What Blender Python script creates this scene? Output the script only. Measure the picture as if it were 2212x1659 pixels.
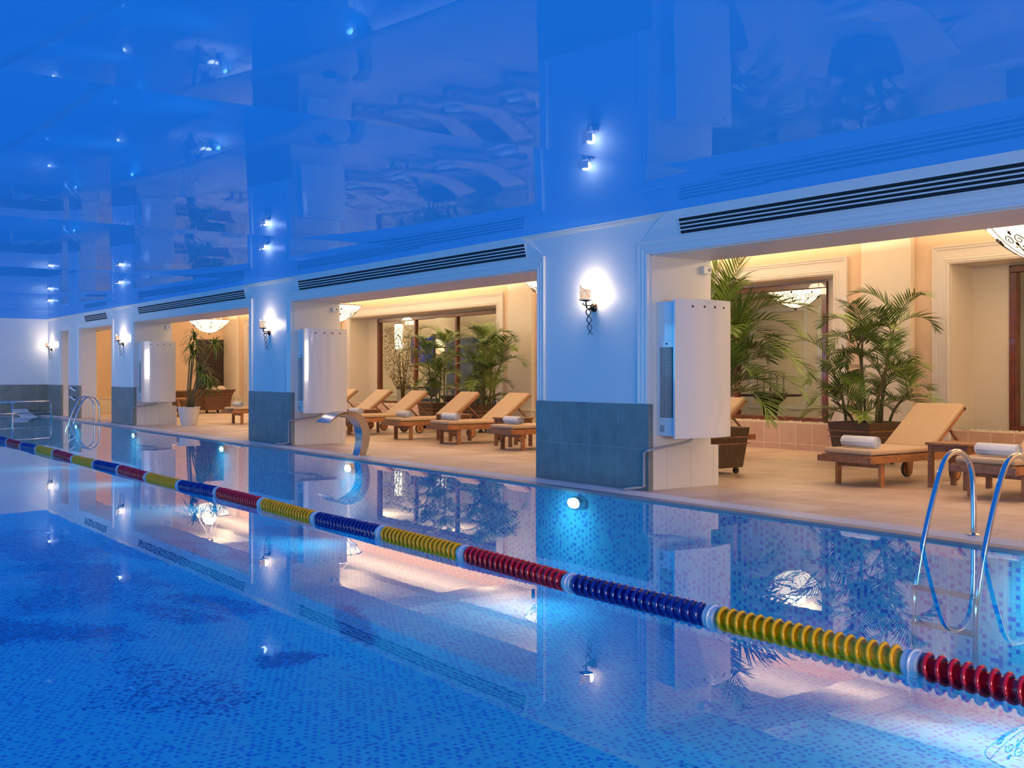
import bpy, math, random
from math import sin, cos, pi, radians as R, sqrt, atan2
from mathutils import Vector, Matrix
random.seed(7)
for o in list(bpy.data.objects): bpy.data.objects.remove(o)
C = bpy.context.scene.collection
S = bpy.context.scene
# ------------------------------------------------------------------ camera, world, exposure
# metric frame: t runs along the arcade wall away from the camera (x = -t), y = 0 is the face of the arcade wall
D = 7.713; HC = 1.2
cam_d = bpy.data.cameras.new('camera'); cam = bpy.data.objects.new('camera', cam_d); C.objects.link(cam)
cam_d.sensor_width = 36; cam_d.lens = 36*2380/2212; cam_d.shift_y = -21.5/2212; cam_d.clip_start = .05
cam.location = (0, -D, HC); cam.rotation_euler = (R(90), 0, math.atan(2380/1686))
S.camera = cam
W = bpy.data.worlds.new('world'); S.world = W; W.use_nodes = True
W.node_tree.nodes['Background'].inputs[0].default_value = (.01, .02, .05, 1); W.node_tree.nodes['Background'].inputs[1].default_value = .3
S.view_settings.view_transform = 'Standard'; S.view_settings.look = 'None'; S.view_settings.gamma = 1; S.view_settings.exposure = 0
S.view_settings.use_curve_mapping = False
cy = S.cycles
cy.max_bounces = 9; cy.diffuse_bounces = 3; cy.glossy_bounces = 5; cy.transmission_bounces = 4; cy.transparent_max_bounces = 14
cy.caustics_reflective = False; cy.caustics_refractive = False; cy.sample_clamp_indirect = 4; cy.use_denoising = True
try: cy.denoiser = 'OPENIMAGEDENOISE'; cy.denoising_input_passes = 'RGB_ALBEDO_NORMAL'
except Exception: pass
cy.use_adaptive_sampling = True; cy.adaptive_threshold = .03
CEIL_E = (.007, .128, .56); CEIL_S = 1.08     # blue stretch ceiling: glow put into the film as if backlit
POOL_W = 100; CHAND_W = 90; COVE_W = 185; SCONCE_W = 17

def lamp(name, typ, loc, col, w, parent=None, **k):
    d = bpy.data.lights.new(name, typ); o = bpy.data.objects.new(name, d); C.objects.link(o)
    d.energy = w; d.color = col; o.location = loc
    if 'rot' in k: o.rotation_euler = k.pop('rot')
    for a, b in k.items(): setattr(d, a, b)
    if parent: o.parent = parent
    return o

# ------------------------------------------------------------------ lights of the place and added fills
WARM = (1, .72, .43)
# cove lamps facing up at the terrace ceiling, behind the lintel and along the back wall
for x0, x1 in ((-9, 5.5), (-18.5, -9.5), (-27.5, -19), (-35.6, -28)):
    lamp('cove_light', 'AREA', ((x0+x1)/2, 5.25, 2.98), WARM, COVE_W*(x1-x0)/9, shape='RECTANGLE', size=(x1-x0), size_y=.25, rot=(R(180), 0, 0))
    lamp('cove_light', 'AREA', ((x0+x1)/2, 1.35, 2.85), WARM, COVE_W*.5*(x1-x0)/9, shape='RECTANGLE', size=(x1-x0), size_y=.25, rot=(R(180), 0, 0))
# underwater lamps along the arcade side, plus added pool fills
LAMP_T = (-1.3, 3.8, 8.9, 14.0, 18.9, 24.15, 29.0)
for t in LAMP_T:
    lamp('underwater_light', 'SPOT', (-t, -.66, -.16), (.62, .86, 1), POOL_W, rot=(R(45), 0, R(180)), spot_size=R(120), spot_blend=1, shadow_soft_size=.2)
    lamp('underwater_light', 'SPOT', (-t-.1, -1.0, -.14), (.55, .85, 1), POOL_W*.22, rot=(R(62), 0, 0), spot_size=R(112), spot_blend=1, shadow_soft_size=.1)  # added spot aimed back at the wall to make the lamp halo
    lamp('underwater_light', 'SPOT', (-t, -12.85, -.30), (.62, .86, 1), POOL_W*2.8, rot=(R(50), 0, 0), spot_size=R(130), spot_blend=1, shadow_soft_size=.2)  # unseen lamps added opposite to brighten the pool floor

# added fill lamps out of view: opposite the arcade and at the near end
for x in (-30, -22, -14, -6): lamp('window_light', 'AREA', (x, -14.9, 1.85), (.10, .58, 1), 122, rot=(R(90), 0, 0), shape='RECTANGLE', size=5.5, size_y=1.6)
lamp('window_light', 'AREA', (5.8, -6.5, 1.7), (1, .90, .78), 290, rot=(R(90), 0, R(90)), shape='RECTANGLE', size=7, size_y=1.5, spread=R(110))
lamp('window_light', 'SPOT', (-27.5, -12.5, 1.5), (1, .90, .72), 1300, rot=(R(92), 0, R(35)), spot_size=R(130), spot_blend=1, shadow_soft_size=.6)  # unseen spot added to whiten the far end wall

# ------------------------------------------------------------------ helpers
class MB:
    def __init__(s): s.v = []; s.f = []; s.m = []; s.cur = 0
    def add(s, vs, fs):
        n = len(s.v); s.v += [tuple(p) for p in vs]
        for f in fs: s.f.append([n+i for i in f]); s.m.append(s.cur)
    def box(s, x0, x1, y0, y1, z0, z1, M=None):
        if x0 > x1: x0, x1 = x1, x0
        if y0 > y1: y0, y1 = y1, y0
        vs = [Vector((x, y, z)) for z in (z0, z1) for y in (y0, y1) for x in (x0, x1)]
        if M: vs = [M @ p for p in vs]
        s.add(vs, [(0, 2, 3, 1), (4, 5, 7, 6), (0, 1, 5, 4), (2, 6, 7, 3), (0, 4, 6, 2), (1, 3, 7, 5)]); return s
    def frustum(s, x0, x1, y0, y1, z0, X0, X1, Y0, Y1, z1):
        vs = [(x0, y0, z0), (x1, y0, z0), (x1, y1, z0), (x0, y1, z0), (X0, Y0, z1), (X1, Y0, z1), (X1, Y1, z1), (X0, Y1, z1)]
        s.add(vs, [(3, 2, 1, 0), (4, 5, 6, 7), (0, 1, 5, 4), (1, 2, 6, 5), (2, 3, 7, 6), (3, 0, 4, 7)]); return s
    def bar(s, a, b, w, h, up=(0, 0, 1)):   # rectangular bar from a to b
        a = Vector(a); b = Vector(b); d = (b-a).normalized(); u = Vector(up); sd = d.cross(u).normalized(); u = sd.cross(d).normalized()
        vs = [p+sd*i*w/2+u*j*h/2 for p in (a, b) for i, j in ((-1, -1), (1, -1), (1, 1), (-1, 1))]
        s.add(vs, [(0, 1, 2, 3), (7, 6, 5, 4), (0, 4, 5, 1), (1, 5, 6, 2), (2, 6, 7, 3), (3, 7, 4, 0)]); return s
    def tube(s, pts, r, n=10, cap=True, closed=False):
        pts = [Vector(p) for p in pts]; rs = r if isinstance(r, (list, tuple)) else [r]*len(pts)
        N = len(pts); prev = None; rings = []
        for i, p in enumerate(pts):
            d = (pts[(i+1) % N if closed else min(i+1, N-1)]-pts[(i-1) % N if closed else max(i-1, 0)]).normalized()
            if prev is None:
                u = Vector((0, 0, 1)) if abs(d.z) < .9 else Vector((1, 0, 0)); u = (u-d*u.dot(d)).normalized()
            else: u = (prev-d*prev.dot(d)).normalized()
            prev = u; w = d.cross(u)
            rings.append([p+(u*cos(2*pi*k/n)+w*sin(2*pi*k/n))*rs[i] for k in range(n)])
        vs = [q for ring in rings for q in ring]; fs = []
        for i in range(N if closed else N-1):
            a = i*n; b = ((i+1) % N)*n
            for k in range(n): fs.append((a+k, a+(k+1) % n, b+(k+1) % n, b+k))
        if cap and not closed: fs.append(tuple(reversed(range(n)))); fs.append(tuple((N-1)*n+k for k in range(n)))
        s.add(vs, fs); return s
    def cyl(s, a, b, r, n=16, r2=None): return s.tube([a, b], [r, r if r2 is None else r2], n)
    def lathe(s, prof, c=(0, 0, 0), n=32, M=None, a0=0, a1=2*pi):
        full = abs(a1-a0-2*pi) < 1e-6; m = n if full else n+1; vs = []
        for (r, z) in prof:
            for k in range(m):
                a = a0+(a1-a0)*k/n; p = Vector((r*cos(a), r*sin(a), z))
                if M: p = M @ p
                vs.append(p+Vector(c))
        fs = []
        for i in range(len(prof)-1):
            for k in range(n): k2 = (k+1) % m if full else k+1; fs.append((i*m+k, i*m+k2, (i+1)*m+k2, (i+1)*m+k))
        s.add(vs, fs); return s
    def prism(s, poly, f0, f1):      # poly of 2-D points, f0/f1 map a 2-D point to 3-D
        n = len(poly); s.add([f0(p) for p in poly]+[f1(p) for p in poly],
            [tuple(range(n)), tuple(reversed(range(n, 2*n)))]+[(i, i+n, (i+1) % n+n, (i+1) % n) for i in range(n)]); return s
    def quad(s, a, b, c, d): s.add([a, b, c, d], [(0, 1, 2, 3)]); return s
    def sphere(s, c, r, n=10, sc=(1, 1, 1)):
        prof = [(max(1e-4, r*sin(pi*i/n)), -r*cos(pi*i/n)) for i in range(n+1)]
        return s.lathe(prof, c, n+4, Matrix.Diagonal(sc))
    def build(s, name, mats, parent=None, smooth=False, bevel=0, loc=None, seg=2, fix=True):
        me = bpy.data.meshes.new(name); me.from_pydata(s.v, [], s.f); me.update()
        mats = mats if isinstance(mats, (list, tuple)) else [mats]
        for m in mats: me.materials.append(m)
        if len(mats) > 1: me.polygons.foreach_set('material_index', s.m)
        if fix:
            import bmesh
            bm = bmesh.new(); bm.from_mesh(me); bmesh.ops.recalc_face_normals(bm, faces=bm.faces); bm.to_mesh(me); bm.free()
        if smooth:
            me.polygons.foreach_set('use_smooth', [True]*len(me.polygons))
            if smooth == 'auto':
                try: me.set_sharp_from_angle(angle=R(35))
                except Exception: pass
        o = bpy.data.objects.new(name, me); C.objects.link(o)
        if loc: o.location = loc
        if parent: o.parent = parent
        if bevel:
            b = o.modifiers.new('bevel', 'BEVEL'); b.width = bevel; b.segments = seg; b.limit_method = 'ANGLE'; b.angle_limit = R(40)
        return o

def thing(name, label, cat, loc=(0, 0, 0), rz=0, group=None):
    o = bpy.data.objects.new(name, None); C.objects.link(o); o.location = loc; o.rotation_euler = (0, 0, rz); o.empty_display_size = .1
    o['label'] = label; o['category'] = cat
    if group: o['group'] = group
    return o
def tag(o, label, cat, group=None, kind=None):
    o['label'] = label; o['category'] = cat
    if group: o['group'] = group
    if kind: o['kind'] = kind
    return o
def struct(o): o['kind'] = 'structure'; return o
def dup(root, loc, rz=0, label=None, group=None):
    r = root.copy(); C.objects.link(r); r.location = loc; r.rotation_euler = (0, 0, rz)
    if label: r['label'] = label
    if group: r['group'] = group
    for ch in list(root.children):
        c = ch.copy(); C.objects.link(c); c.parent = r
        for g in list(ch.children):
            d = g.copy(); C.objects.link(d); d.parent = c
    return r
def P(t, Y, z): return Vector((-t, Y-D, z))

# ------------------------------------------------------------------ materials
def new(name):
    m = bpy.data.materials.new(name); m.use_nodes = True; nt = m.node_tree
    return m, nt, nt.nodes['Principled BSDF'], nt.nodes['Material Output']
def nd(nt, typ, **k):
    n = nt.nodes.new(typ)
    for a, b in k.items(): setattr(n, a, b)
    return n
def mth(nt, op, a, b=None, c=None, clamp=False):
    n = nd(nt, 'ShaderNodeMath', operation=op, use_clamp=clamp)
    for i, v in enumerate((a, b, c)):
        if v is None: continue
        if isinstance(v, (int, float)): n.inputs[i].default_value = v
        else: nt.links.new(v, n.inputs[i])
    return n.outputs[0]
def mixc(nt, f, a, b):
    n = nd(nt, 'ShaderNodeMix', data_type='RGBA')
    for i, v in ((0, f), (6, a), (7, b)):
        if isinstance(v, (int, float)): n.inputs[i].default_value = v
        elif isinstance(v, tuple): n.inputs[i].default_value = (*v, 1)
        else: nt.links.new(v, n.inputs[i])
    return n.outputs[2]
def plain(name, col, rough=.5, metal=0, noise=0, nscale=8, spec=.5, bump=0, coat=0, stretch=None, emit=None, es=0, alpha=1, sheen=0, trans=0):
    m, nt, b, out = new(name)
    b.inputs['Base Color'].default_value = (*col, 1); b.inputs['Roughness'].default_value = rough; b.inputs['Metallic'].default_value = metal
    b.inputs['Specular IOR Level'].default_value = spec; b.inputs['Coat Weight'].default_value = coat
    b.inputs['Sheen Weight'].default_value = sheen; b.inputs['Transmission Weight'].default_value = trans
    if noise or bump:
        tc = nd(nt, 'ShaderNodeTexCoord'); mp = nd(nt, 'ShaderNodeMapping'); nt.links.new(tc.outputs['Object'], mp.inputs[0])
        if stretch: mp.inputs['Scale'].default_value = stretch
        n = nd(nt, 'ShaderNodeTexNoise'); n.inputs['Scale'].default_value = nscale; n.inputs['Detail'].default_value = 5
        nt.links.new(mp.outputs[0], n.inputs[0])
        if noise:
            c = mixc(nt, n.outputs[0], tuple(x*(1-noise) for x in col), tuple(min(1, x*(1+noise)) for x in col)); nt.links.new(c, b.inputs['Base Color'])
        if bump:
            bp = nd(nt, 'ShaderNodeBump'); bp.inputs['Strength'].default_value = bump; bp.inputs['Distance'].default_value = .01
            nt.links.new(n.outputs[0], bp.inputs['Height']); nt.links.new(bp.outputs[0], b.inputs['Normal'])
    if emit: b.inputs['Emission Color'].default_value = (*emit, 1); b.inputs['Emission Strength'].default_value = es
    return m
def tiled(name, c1, c2, cm, tw, th, axes='xy', off=0.0, shift=(0, 0), mortar=.004, rough=.5, noise=.12, nscale=3, spec=.5):
    m, nt, b, out = new(name)
    tc = nd(nt, 'ShaderNodeTexCoord'); sp = nd(nt, 'ShaderNodeSeparateXYZ'); nt.links.new(tc.outputs['Object'], sp.inputs[0])
    cb = nd(nt, 'ShaderNodeCombineXYZ'); ax = {'x': 0, 'y': 1, 'z': 2}
    nt.links.new(mth(nt, 'ADD', sp.outputs[ax[axes[0]]], shift[0]), cb.inputs[0]); nt.links.new(mth(nt, 'ADD', sp.outputs[ax[axes[1]]], shift[1]), cb.inputs[1])
    br = nd(nt, 'ShaderNodeTexBrick', offset=off, squash=1); nt.links.new(cb.outputs[0], br.inputs[0])
    for k, v in (('Scale', 1), ('Mortar Size', mortar), ('Mortar Smooth', .1), ('Brick Width', tw), ('Row Height', th), ('Bias', 0)): br.inputs[k].default_value = v
    br.inputs['Color1'].default_value = (*c1, 1); br.inputs['Color2'].default_value = (*c2, 1); br.inputs['Mortar'].default_value = (*cm, 1)
    n = nd(nt, 'ShaderNodeTexNoise'); n.inputs['Scale'].default_value = nscale; n.inputs['Detail'].default_value = 8; n.inputs['Roughness'].default_value = .65
    nt.links.new(tc.outputs['Object'], n.inputs[0])
    f = mth(nt, 'MULTIPLY_ADD', n.outputs[0], 2*noise*2, 1-2*noise)
    vm = nd(nt, 'ShaderNodeVectorMath', operation='SCALE'); nt.links.new(br.outputs[0], vm.inputs[0]); nt.links.new(f, vm.inputs[3])
    nt.links.new(vm.outputs[0], b.inputs['Base Color']); b.inputs['Roughness'].default_value = rough; b.inputs['Specular IOR Level'].default_value = spec
    bp = nd(nt, 'ShaderNodeBump'); bp.inputs['Strength'].default_value = .25; bp.inputs['Distance'].default_value = .003; bp.invert = True
    nt.links.new(br.outputs['Fac'], bp.inputs['Height']); nt.links.new(bp.outputs[0], b.inputs['Normal'])
    return m
def wood(name, c1, c2, rough=.4, sc=(3, 3, 3), axis='X', scale=6, coat=.1):
    m, nt, b, out = new(name)
    tc = nd(nt, 'ShaderNodeTexCoord'); mp = nd(nt, 'ShaderNodeMapping'); nt.links.new(tc.outputs['Object'], mp.inputs[0]); mp.inputs['Scale'].default_value = sc
    n = nd(nt, 'ShaderNodeTexNoise'); n.inputs['Scale'].default_value = scale; n.inputs['Detail'].default_value = 6; n.inputs['Distortion'].default_value = .6
    nt.links.new(mp.outputs[0], n.inputs[0])
    cr = nd(nt, 'ShaderNodeValToRGB'); cr.color_ramp.elements[0].position = .3; cr.color_ramp.elements[1].position = .7
    cr.color_ramp.elements[0].color = (*c1, 1); cr.color_ramp.elements[1].color = (*c2, 1)
    nt.links.new(n.outputs[0], cr.inputs[0]); nt.links.new(cr.outputs[0], b.inputs['Base Color'])
    b.inputs['Roughness'].default_value = rough; b.inputs['Coat Weight'].default_value = coat
    return m
def emissive(name, col, s, base=(.8, .8, .8)):
    return plain(name, base, .5, emit=col, es=s)

M_wall = plain('white_plaster', (.80, .80, .80), .45, noise=.03, nscale=2)
M_reveal = plain('cream_reveal_paint', (.80, .76, .70), .4, noise=.03, nscale=2)
M_trim = plain('white_gloss_trim', (.82, .81, .79), .3)
M_trimw = plain('cream_moulding', (.80, .73, .66), .4)
M_peach = plain('peach_plaster', (.78, .56, .38), .6, noise=.06, nscale=3)
M_cream = plain('cream_plaster', (.84, .74, .60), .55, noise=.03, nscale=2)
M_tceil = plain('terrace_ceiling_paint', (.85, .80, .74), .6)
M_stone = tiled('grey_green_stone_tile', (.21, .235, .225), (.25, .275, .26), (.36, .40, .41), .49, .47, 'xz', 0, (9.40, .05), .003, .35, .22, 5)
M_stoneY = tiled('grey_green_stone_tile_end', (.20, .22, .19), (.23, .25, .22), (.36, .40, .41), .49, .47, 'yz', 0, (.3, .05), .003, .35, .2, 5)
M_base = tiled('cream_base_tile', (.80, .74, .66), (.83, .77, .69), (.55, .50, .45), .34, .60, 'yz', 0, (.10, .1), .003, .25, .03, 3)
M_floor = tiled('terracotta_floor_tile', (.53, .36, .27), (.68, .53, .42), (.74, .62, .52), .45, .45, 'xy', 0, (.1, .12), .005, .42, .16, 2.2)
M_ledge = tiled('pink_ledge_tile', (.56, .36, .27), (.62, .42, .32), (.76, .60, .48), .33, .33, 'xz', 0, (.05, .235), .006, .4, .1, 6)
M_coping = plain('grey_coping_stone', (.34, .30, .29), .4, noise=.1)
M_grate = plain('white_grating_plastic', (.78, .76, .78), .35)
M_dark = plain('slot_shade_black', (.012, .012, .016), .7)  # near-black: painted shade for slots and gutter, also black fittings
M_steel = plain('polished_steel', (.72, .70, .68), .12, metal=1)
M_steelb = plain('brushed_steel', (.55, .50, .45), .22, metal=1)
M_frame = wood('mahogany_frame', (.10, .024, .011), (.19, .05, .022), .3, (2, 2, 2), scale=4, coat=.3)
M_teak = wood('teak', (.30, .11, .038), (.50, .21, .08), .45, (2, 1, 2), scale=10)
M_teakd = wood('aged_teak', (.19, .08, .038), (.34, .155, .075), .5, (2, 1, 2), scale=10)
M_planter = wood('brown_planter_wood', (.045, .024, .011), (.085, .047, .022), .35, (14, 14, 1.2), scale=4, coat=.25)
M_cush = plain('tan_canvas', (.62, .42, .245), .8, noise=.05, nscale=14, bump=.25, sheen=.2)
M_towel = plain('white_terry', (.95, .94, .95), .95, bump=.6, nscale=160, sheen=.4)
M_rubber = plain('black_rubber', (.01, .01, .01), .5)
M_iron = plain('wrought_iron', (.03, .022, .018), .38, metal=.8)
M_bronze = plain('bronze', (.16, .09, .05), .3, metal=.9)
M_unit = plain('white_enamel', (.80, .79, .78), .12, coat=.6)
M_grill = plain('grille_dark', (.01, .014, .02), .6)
M_leaf = plain('palm_leaf', (.085, .16, .020), .42, noise=.45, nscale=3)
M_leaf2 = plain('palm_leaf_light', (.16, .25, .035), .42, noise=.35, nscale=3)
M_cane = plain('palm_cane', (.14, .12, .045), .5, noise=.4, nscale=14)
M_soil = plain('soil', (.03, .02, .012), .9, bump=1, nscale=40)
M_pebble = plain('white_pebble', (.74, .64, .50), .7, noise=.2, nscale=9)
M_dark_wood = wood('dark_wenge', (.010, .004, .003), (.022, .008, .005), .4, (9, 9, .7), scale=3)
M_wicker = None
M_pipe = plain('grey_pvc', (.42, .40, .40), .4)
M_potw = plain('white_pot', (.80, .74, .66), .4)
M_bluefab = plain('slate_blue_fabric', (.045, .075, .16), .8)
M_tv = plain('screen_blue', (.01, .012, .03), .15, emit=(.03, .07, .30), es=.6)
M_ficus = plain('ficus_leaf', (.34, .26, .12), .5, noise=.4, nscale=5)
M_int = plain('interior_wall', (.74, .66, .54), .6)
M_intf = plain('interior_floor', (.45, .34, .24), .5)
M_white = plain('white_lacquer', (.8, .8, .8), .3)
M_bulb = emissive('lamp_glow', (1, .84, .58), 3)
M_uw = emissive('underwater_lamp_glow', (.80, .93, 1), 16)
M_red = plain('red_float', (.62, .006, .02), .15, coat=.3)
M_yel = plain('yellow_float', (1.0, .44, .0), .2, coat=.15, spec=.35)
M_blu = plain('blue_float', (.010, .018, .24), .12, coat=.6)
M_conn = plain('white_float_connector', (.62, .62, .66), .25)

def _wick():
    m, nt, b, out = new('woven_rattan')
    tc = nd(nt, 'ShaderNodeTexCoord'); w = nd(nt, 'ShaderNodeTexWave', wave_type='BANDS', bands_direction='Z'); w.inputs['Scale'].default_value = 7; w.inputs['Distortion'].default_value = 1.2
    w.inputs['Detail'].default_value = 2; w.inputs['Detail Scale'].default_value = 6
    nt.links.new(tc.outputs['Object'], w.inputs[0])
    c = mixc(nt, w.outputs[0], (.02, .008, .004), (.20, .085, .035)); nt.links.new(c, b.inputs['Base Color']); b.inputs['Roughness'].default_value = .5
    bp = nd(nt, 'ShaderNodeBump'); bp.inputs['Strength'].default_value = .6; bp.inputs['Distance'].default_value = .01; nt.links.new(w.outputs[0], bp.inputs['Height']); nt.links.new(bp.outputs[0], b.inputs['Normal'])
    return m
M_wicker = _wick()
def _alab():
    m, nt, b, out = new('alabaster_glow')
    tc = nd(nt, 'ShaderNodeTexCoord'); n = nd(nt, 'ShaderNodeTexNoise'); n.inputs['Scale'].default_value = 5; n.inputs['Detail'].default_value = 3; nt.links.new(tc.outputs['Object'], n.inputs[0])
    c = mixc(nt, n.outputs[0], (1, .70, .38), (1, .84, .58)); nt.links.new(c, b.inputs['Emission Color']); b.inputs['Emission Strength'].default_value = 2.5
    b.inputs['Base Color'].default_value = (.8, .7, .5, 1)
    return m
M_alab = _alab()
M_shade = plain('parchment_shade', (.75, .52, .32), .6, emit=(1, .62, .34), es=.75)
def _glass():
    m, nt, b, out = new('window_glass')
    nt.nodes.remove(b); g = nd(nt, 'ShaderNodeBsdfGlossy'); g.inputs['Roughness'].default_value = 0; t = nd(nt, 'ShaderNodeBsdfTransparent'); t.inputs[0].default_value = (.90, .93, .92, 1)
    f = nd(nt, 'ShaderNodeLayerWeight'); f.inputs[0].default_value = .14; mx = nd(nt, 'ShaderNodeMixShader')
    gm = nd(nt, 'ShaderNodeNewGeometry'); nt.links.new(mth(nt, 'MULTIPLY', f.outputs['Fresnel'], mth(nt, 'SUBTRACT', 1, gm.outputs['Backfacing'])), mx.inputs[0]); nt.links.new(t.outputs[0], mx.inputs[1]); nt.links.new(g.outputs[0], mx.inputs[2]); nt.links.new(mx.outputs[0], out.inputs[0])
    return m
M_glass = _glass()
def _ceil():
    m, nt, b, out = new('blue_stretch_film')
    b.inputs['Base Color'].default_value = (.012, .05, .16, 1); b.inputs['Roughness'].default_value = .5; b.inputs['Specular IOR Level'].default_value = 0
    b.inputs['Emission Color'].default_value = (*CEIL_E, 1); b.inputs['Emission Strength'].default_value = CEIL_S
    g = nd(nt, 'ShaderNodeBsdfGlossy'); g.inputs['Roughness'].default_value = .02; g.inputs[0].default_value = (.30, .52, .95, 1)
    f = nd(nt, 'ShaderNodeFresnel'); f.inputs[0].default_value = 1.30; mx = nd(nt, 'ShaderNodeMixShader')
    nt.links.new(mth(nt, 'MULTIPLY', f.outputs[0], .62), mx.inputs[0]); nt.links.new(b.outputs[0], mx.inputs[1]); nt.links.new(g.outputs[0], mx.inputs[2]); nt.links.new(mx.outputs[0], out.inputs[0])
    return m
M_ceil = _ceil()
def _water():
    m, nt, b, out = new('pool_water'); nt.nodes.remove(b)
    tc = nd(nt, 'ShaderNodeTexCoord'); n = nd(nt, 'ShaderNodeTexNoise'); n.inputs['Scale'].default_value = 2.2; n.inputs['Detail'].default_value = 3.5; nt.links.new(tc.outputs['Object'], n.inputs[0])
    bp = nd(nt, 'ShaderNodeBump'); bp.inputs['Strength'].default_value = .03; bp.inputs['Distance'].default_value = .01; nt.links.new(n.outputs[0], bp.inputs['Height'])
    g = nd(nt, 'ShaderNodeBsdfGlossy'); g.inputs['Roughness'].default_value = .0; g.inputs[0].default_value = (1, 1, 1, 1); t = nd(nt, 'ShaderNodeBsdfTransparent'); t.inputs[0].default_value = (.42, .86, .98, 1)
    f = nd(nt, 'ShaderNodeFresnel'); f.inputs[0].default_value = 1.33; gm = nd(nt, 'ShaderNodeNewGeometry')
    nt.links.new(bp.outputs[0], g.inputs['Normal']); nt.links.new(bp.outputs[0], f.inputs['Normal'])
    fac = mth(nt, 'MULTIPLY', f.outputs[0], mth(nt, 'SUBTRACT', 1, gm.outputs['Backfacing']))
    mx = nd(nt, 'ShaderNodeMixShader'); nt.links.new(fac, mx.inputs[0]); nt.links.new(t.outputs[0], mx.inputs[1]); nt.links.new(g.outputs[0], mx.inputs[2]); nt.links.new(mx.outputs[0], out.inputs[0])
    return m
M_water = _water()
MOTIF = []   # dark mosaic shapes on the pool floor: (cx, cy, rx, ry, angle, weight)
def _mosaic(name, axes, motif=False):
    m, nt, b, out = new(name); ax = {'x': 0, 'y': 1, 'z': 2}
    tc = nd(nt, 'ShaderNodeTexCoord'); sp = nd(nt, 'ShaderNodeSeparateXYZ'); nt.links.new(tc.outputs['Object'], sp.inputs[0])
    ts = .031
    u = mth(nt, 'DIVIDE', sp.outputs[ax[axes[0]]], ts); v = mth(nt, 'DIVIDE', sp.outputs[ax[axes[1]]], ts)
    fu = mth(nt, 'FLOOR', u); fv = mth(nt, 'FLOOR', v)
    cb = nd(nt, 'ShaderNodeCombineXYZ'); nt.links.new(fu, cb.inputs[0]); nt.links.new(fv, cb.inputs[1])
    wn = nd(nt, 'ShaderNodeTexWhiteNoise', noise_dimensions='2D'); nt.links.new(cb.outputs[0], wn.inputs['Vector'])
    # regular scatter of mid-blue tiles: every second tile of every second row is likely, the rest unlikely
    ev = mth(nt, 'MULTIPLY', mth(nt, 'COMPARE', mth(nt, 'FLOORED_MODULO', fu, 2), 0, .1), mth(nt, 'COMPARE', mth(nt, 'FLOORED_MODULO', mth(nt, 'ADD', fv, mth(nt, 'FLOORED_MODULO', mth(nt, 'FLOOR', mth(nt, 'DIVIDE', fu, 2)), 2)), 2), 0, .1))
    thr = mth(nt, 'MULTIPLY_ADD', ev, .62, .06)
    mid = mth(nt, 'LESS_THAN', wn.outputs['Value'], thr)
    sepc = nd(nt, 'ShaderNodeSeparateColor'); nt.links.new(wn.outputs['Color'], sepc.inputs[0])
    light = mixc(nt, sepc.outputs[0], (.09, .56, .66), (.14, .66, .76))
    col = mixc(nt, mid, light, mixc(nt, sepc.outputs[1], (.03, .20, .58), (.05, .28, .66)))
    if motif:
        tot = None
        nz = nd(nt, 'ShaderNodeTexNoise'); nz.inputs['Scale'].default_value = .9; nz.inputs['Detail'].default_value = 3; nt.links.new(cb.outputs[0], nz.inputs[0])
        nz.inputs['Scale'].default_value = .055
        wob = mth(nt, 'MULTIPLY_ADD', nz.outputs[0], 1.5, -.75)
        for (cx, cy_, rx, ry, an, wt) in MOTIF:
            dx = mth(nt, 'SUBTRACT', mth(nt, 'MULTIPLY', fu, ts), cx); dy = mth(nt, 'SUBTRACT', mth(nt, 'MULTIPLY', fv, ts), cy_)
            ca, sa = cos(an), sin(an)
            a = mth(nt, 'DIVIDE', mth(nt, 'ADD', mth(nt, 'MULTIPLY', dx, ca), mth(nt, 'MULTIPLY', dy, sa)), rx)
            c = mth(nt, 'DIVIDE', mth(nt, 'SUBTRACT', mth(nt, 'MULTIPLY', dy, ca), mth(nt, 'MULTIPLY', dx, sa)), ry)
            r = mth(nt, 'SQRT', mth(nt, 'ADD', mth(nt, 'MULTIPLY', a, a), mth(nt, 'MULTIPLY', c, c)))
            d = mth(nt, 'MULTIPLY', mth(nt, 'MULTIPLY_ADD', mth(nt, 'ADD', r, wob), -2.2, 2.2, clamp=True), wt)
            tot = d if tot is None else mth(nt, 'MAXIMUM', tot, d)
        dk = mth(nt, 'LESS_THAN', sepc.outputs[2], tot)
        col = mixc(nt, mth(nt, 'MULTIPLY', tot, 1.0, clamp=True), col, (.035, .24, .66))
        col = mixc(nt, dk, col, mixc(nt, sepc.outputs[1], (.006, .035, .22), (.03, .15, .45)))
    # grout
    gu = mth(nt, 'ABSOLUTE', mth(nt, 'SUBTRACT', mth(nt, 'FRACT', u), .5)); gv = mth(nt, 'ABSOLUTE', mth(nt, 'SUBTRACT', mth(nt, 'FRACT', v), .5))
    gr = mth(nt, 'GREATER_THAN', mth(nt, 'MAXIMUM', gu, gv), .455)
    col = mixc(nt, gr, col, (.13, .40, .60))
    nt.links.new(col, b.inputs['Base Color']); b.inputs['Roughness'].default_value = .6; b.inputs['Specular IOR Level'].default_value = .05
    return m

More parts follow.
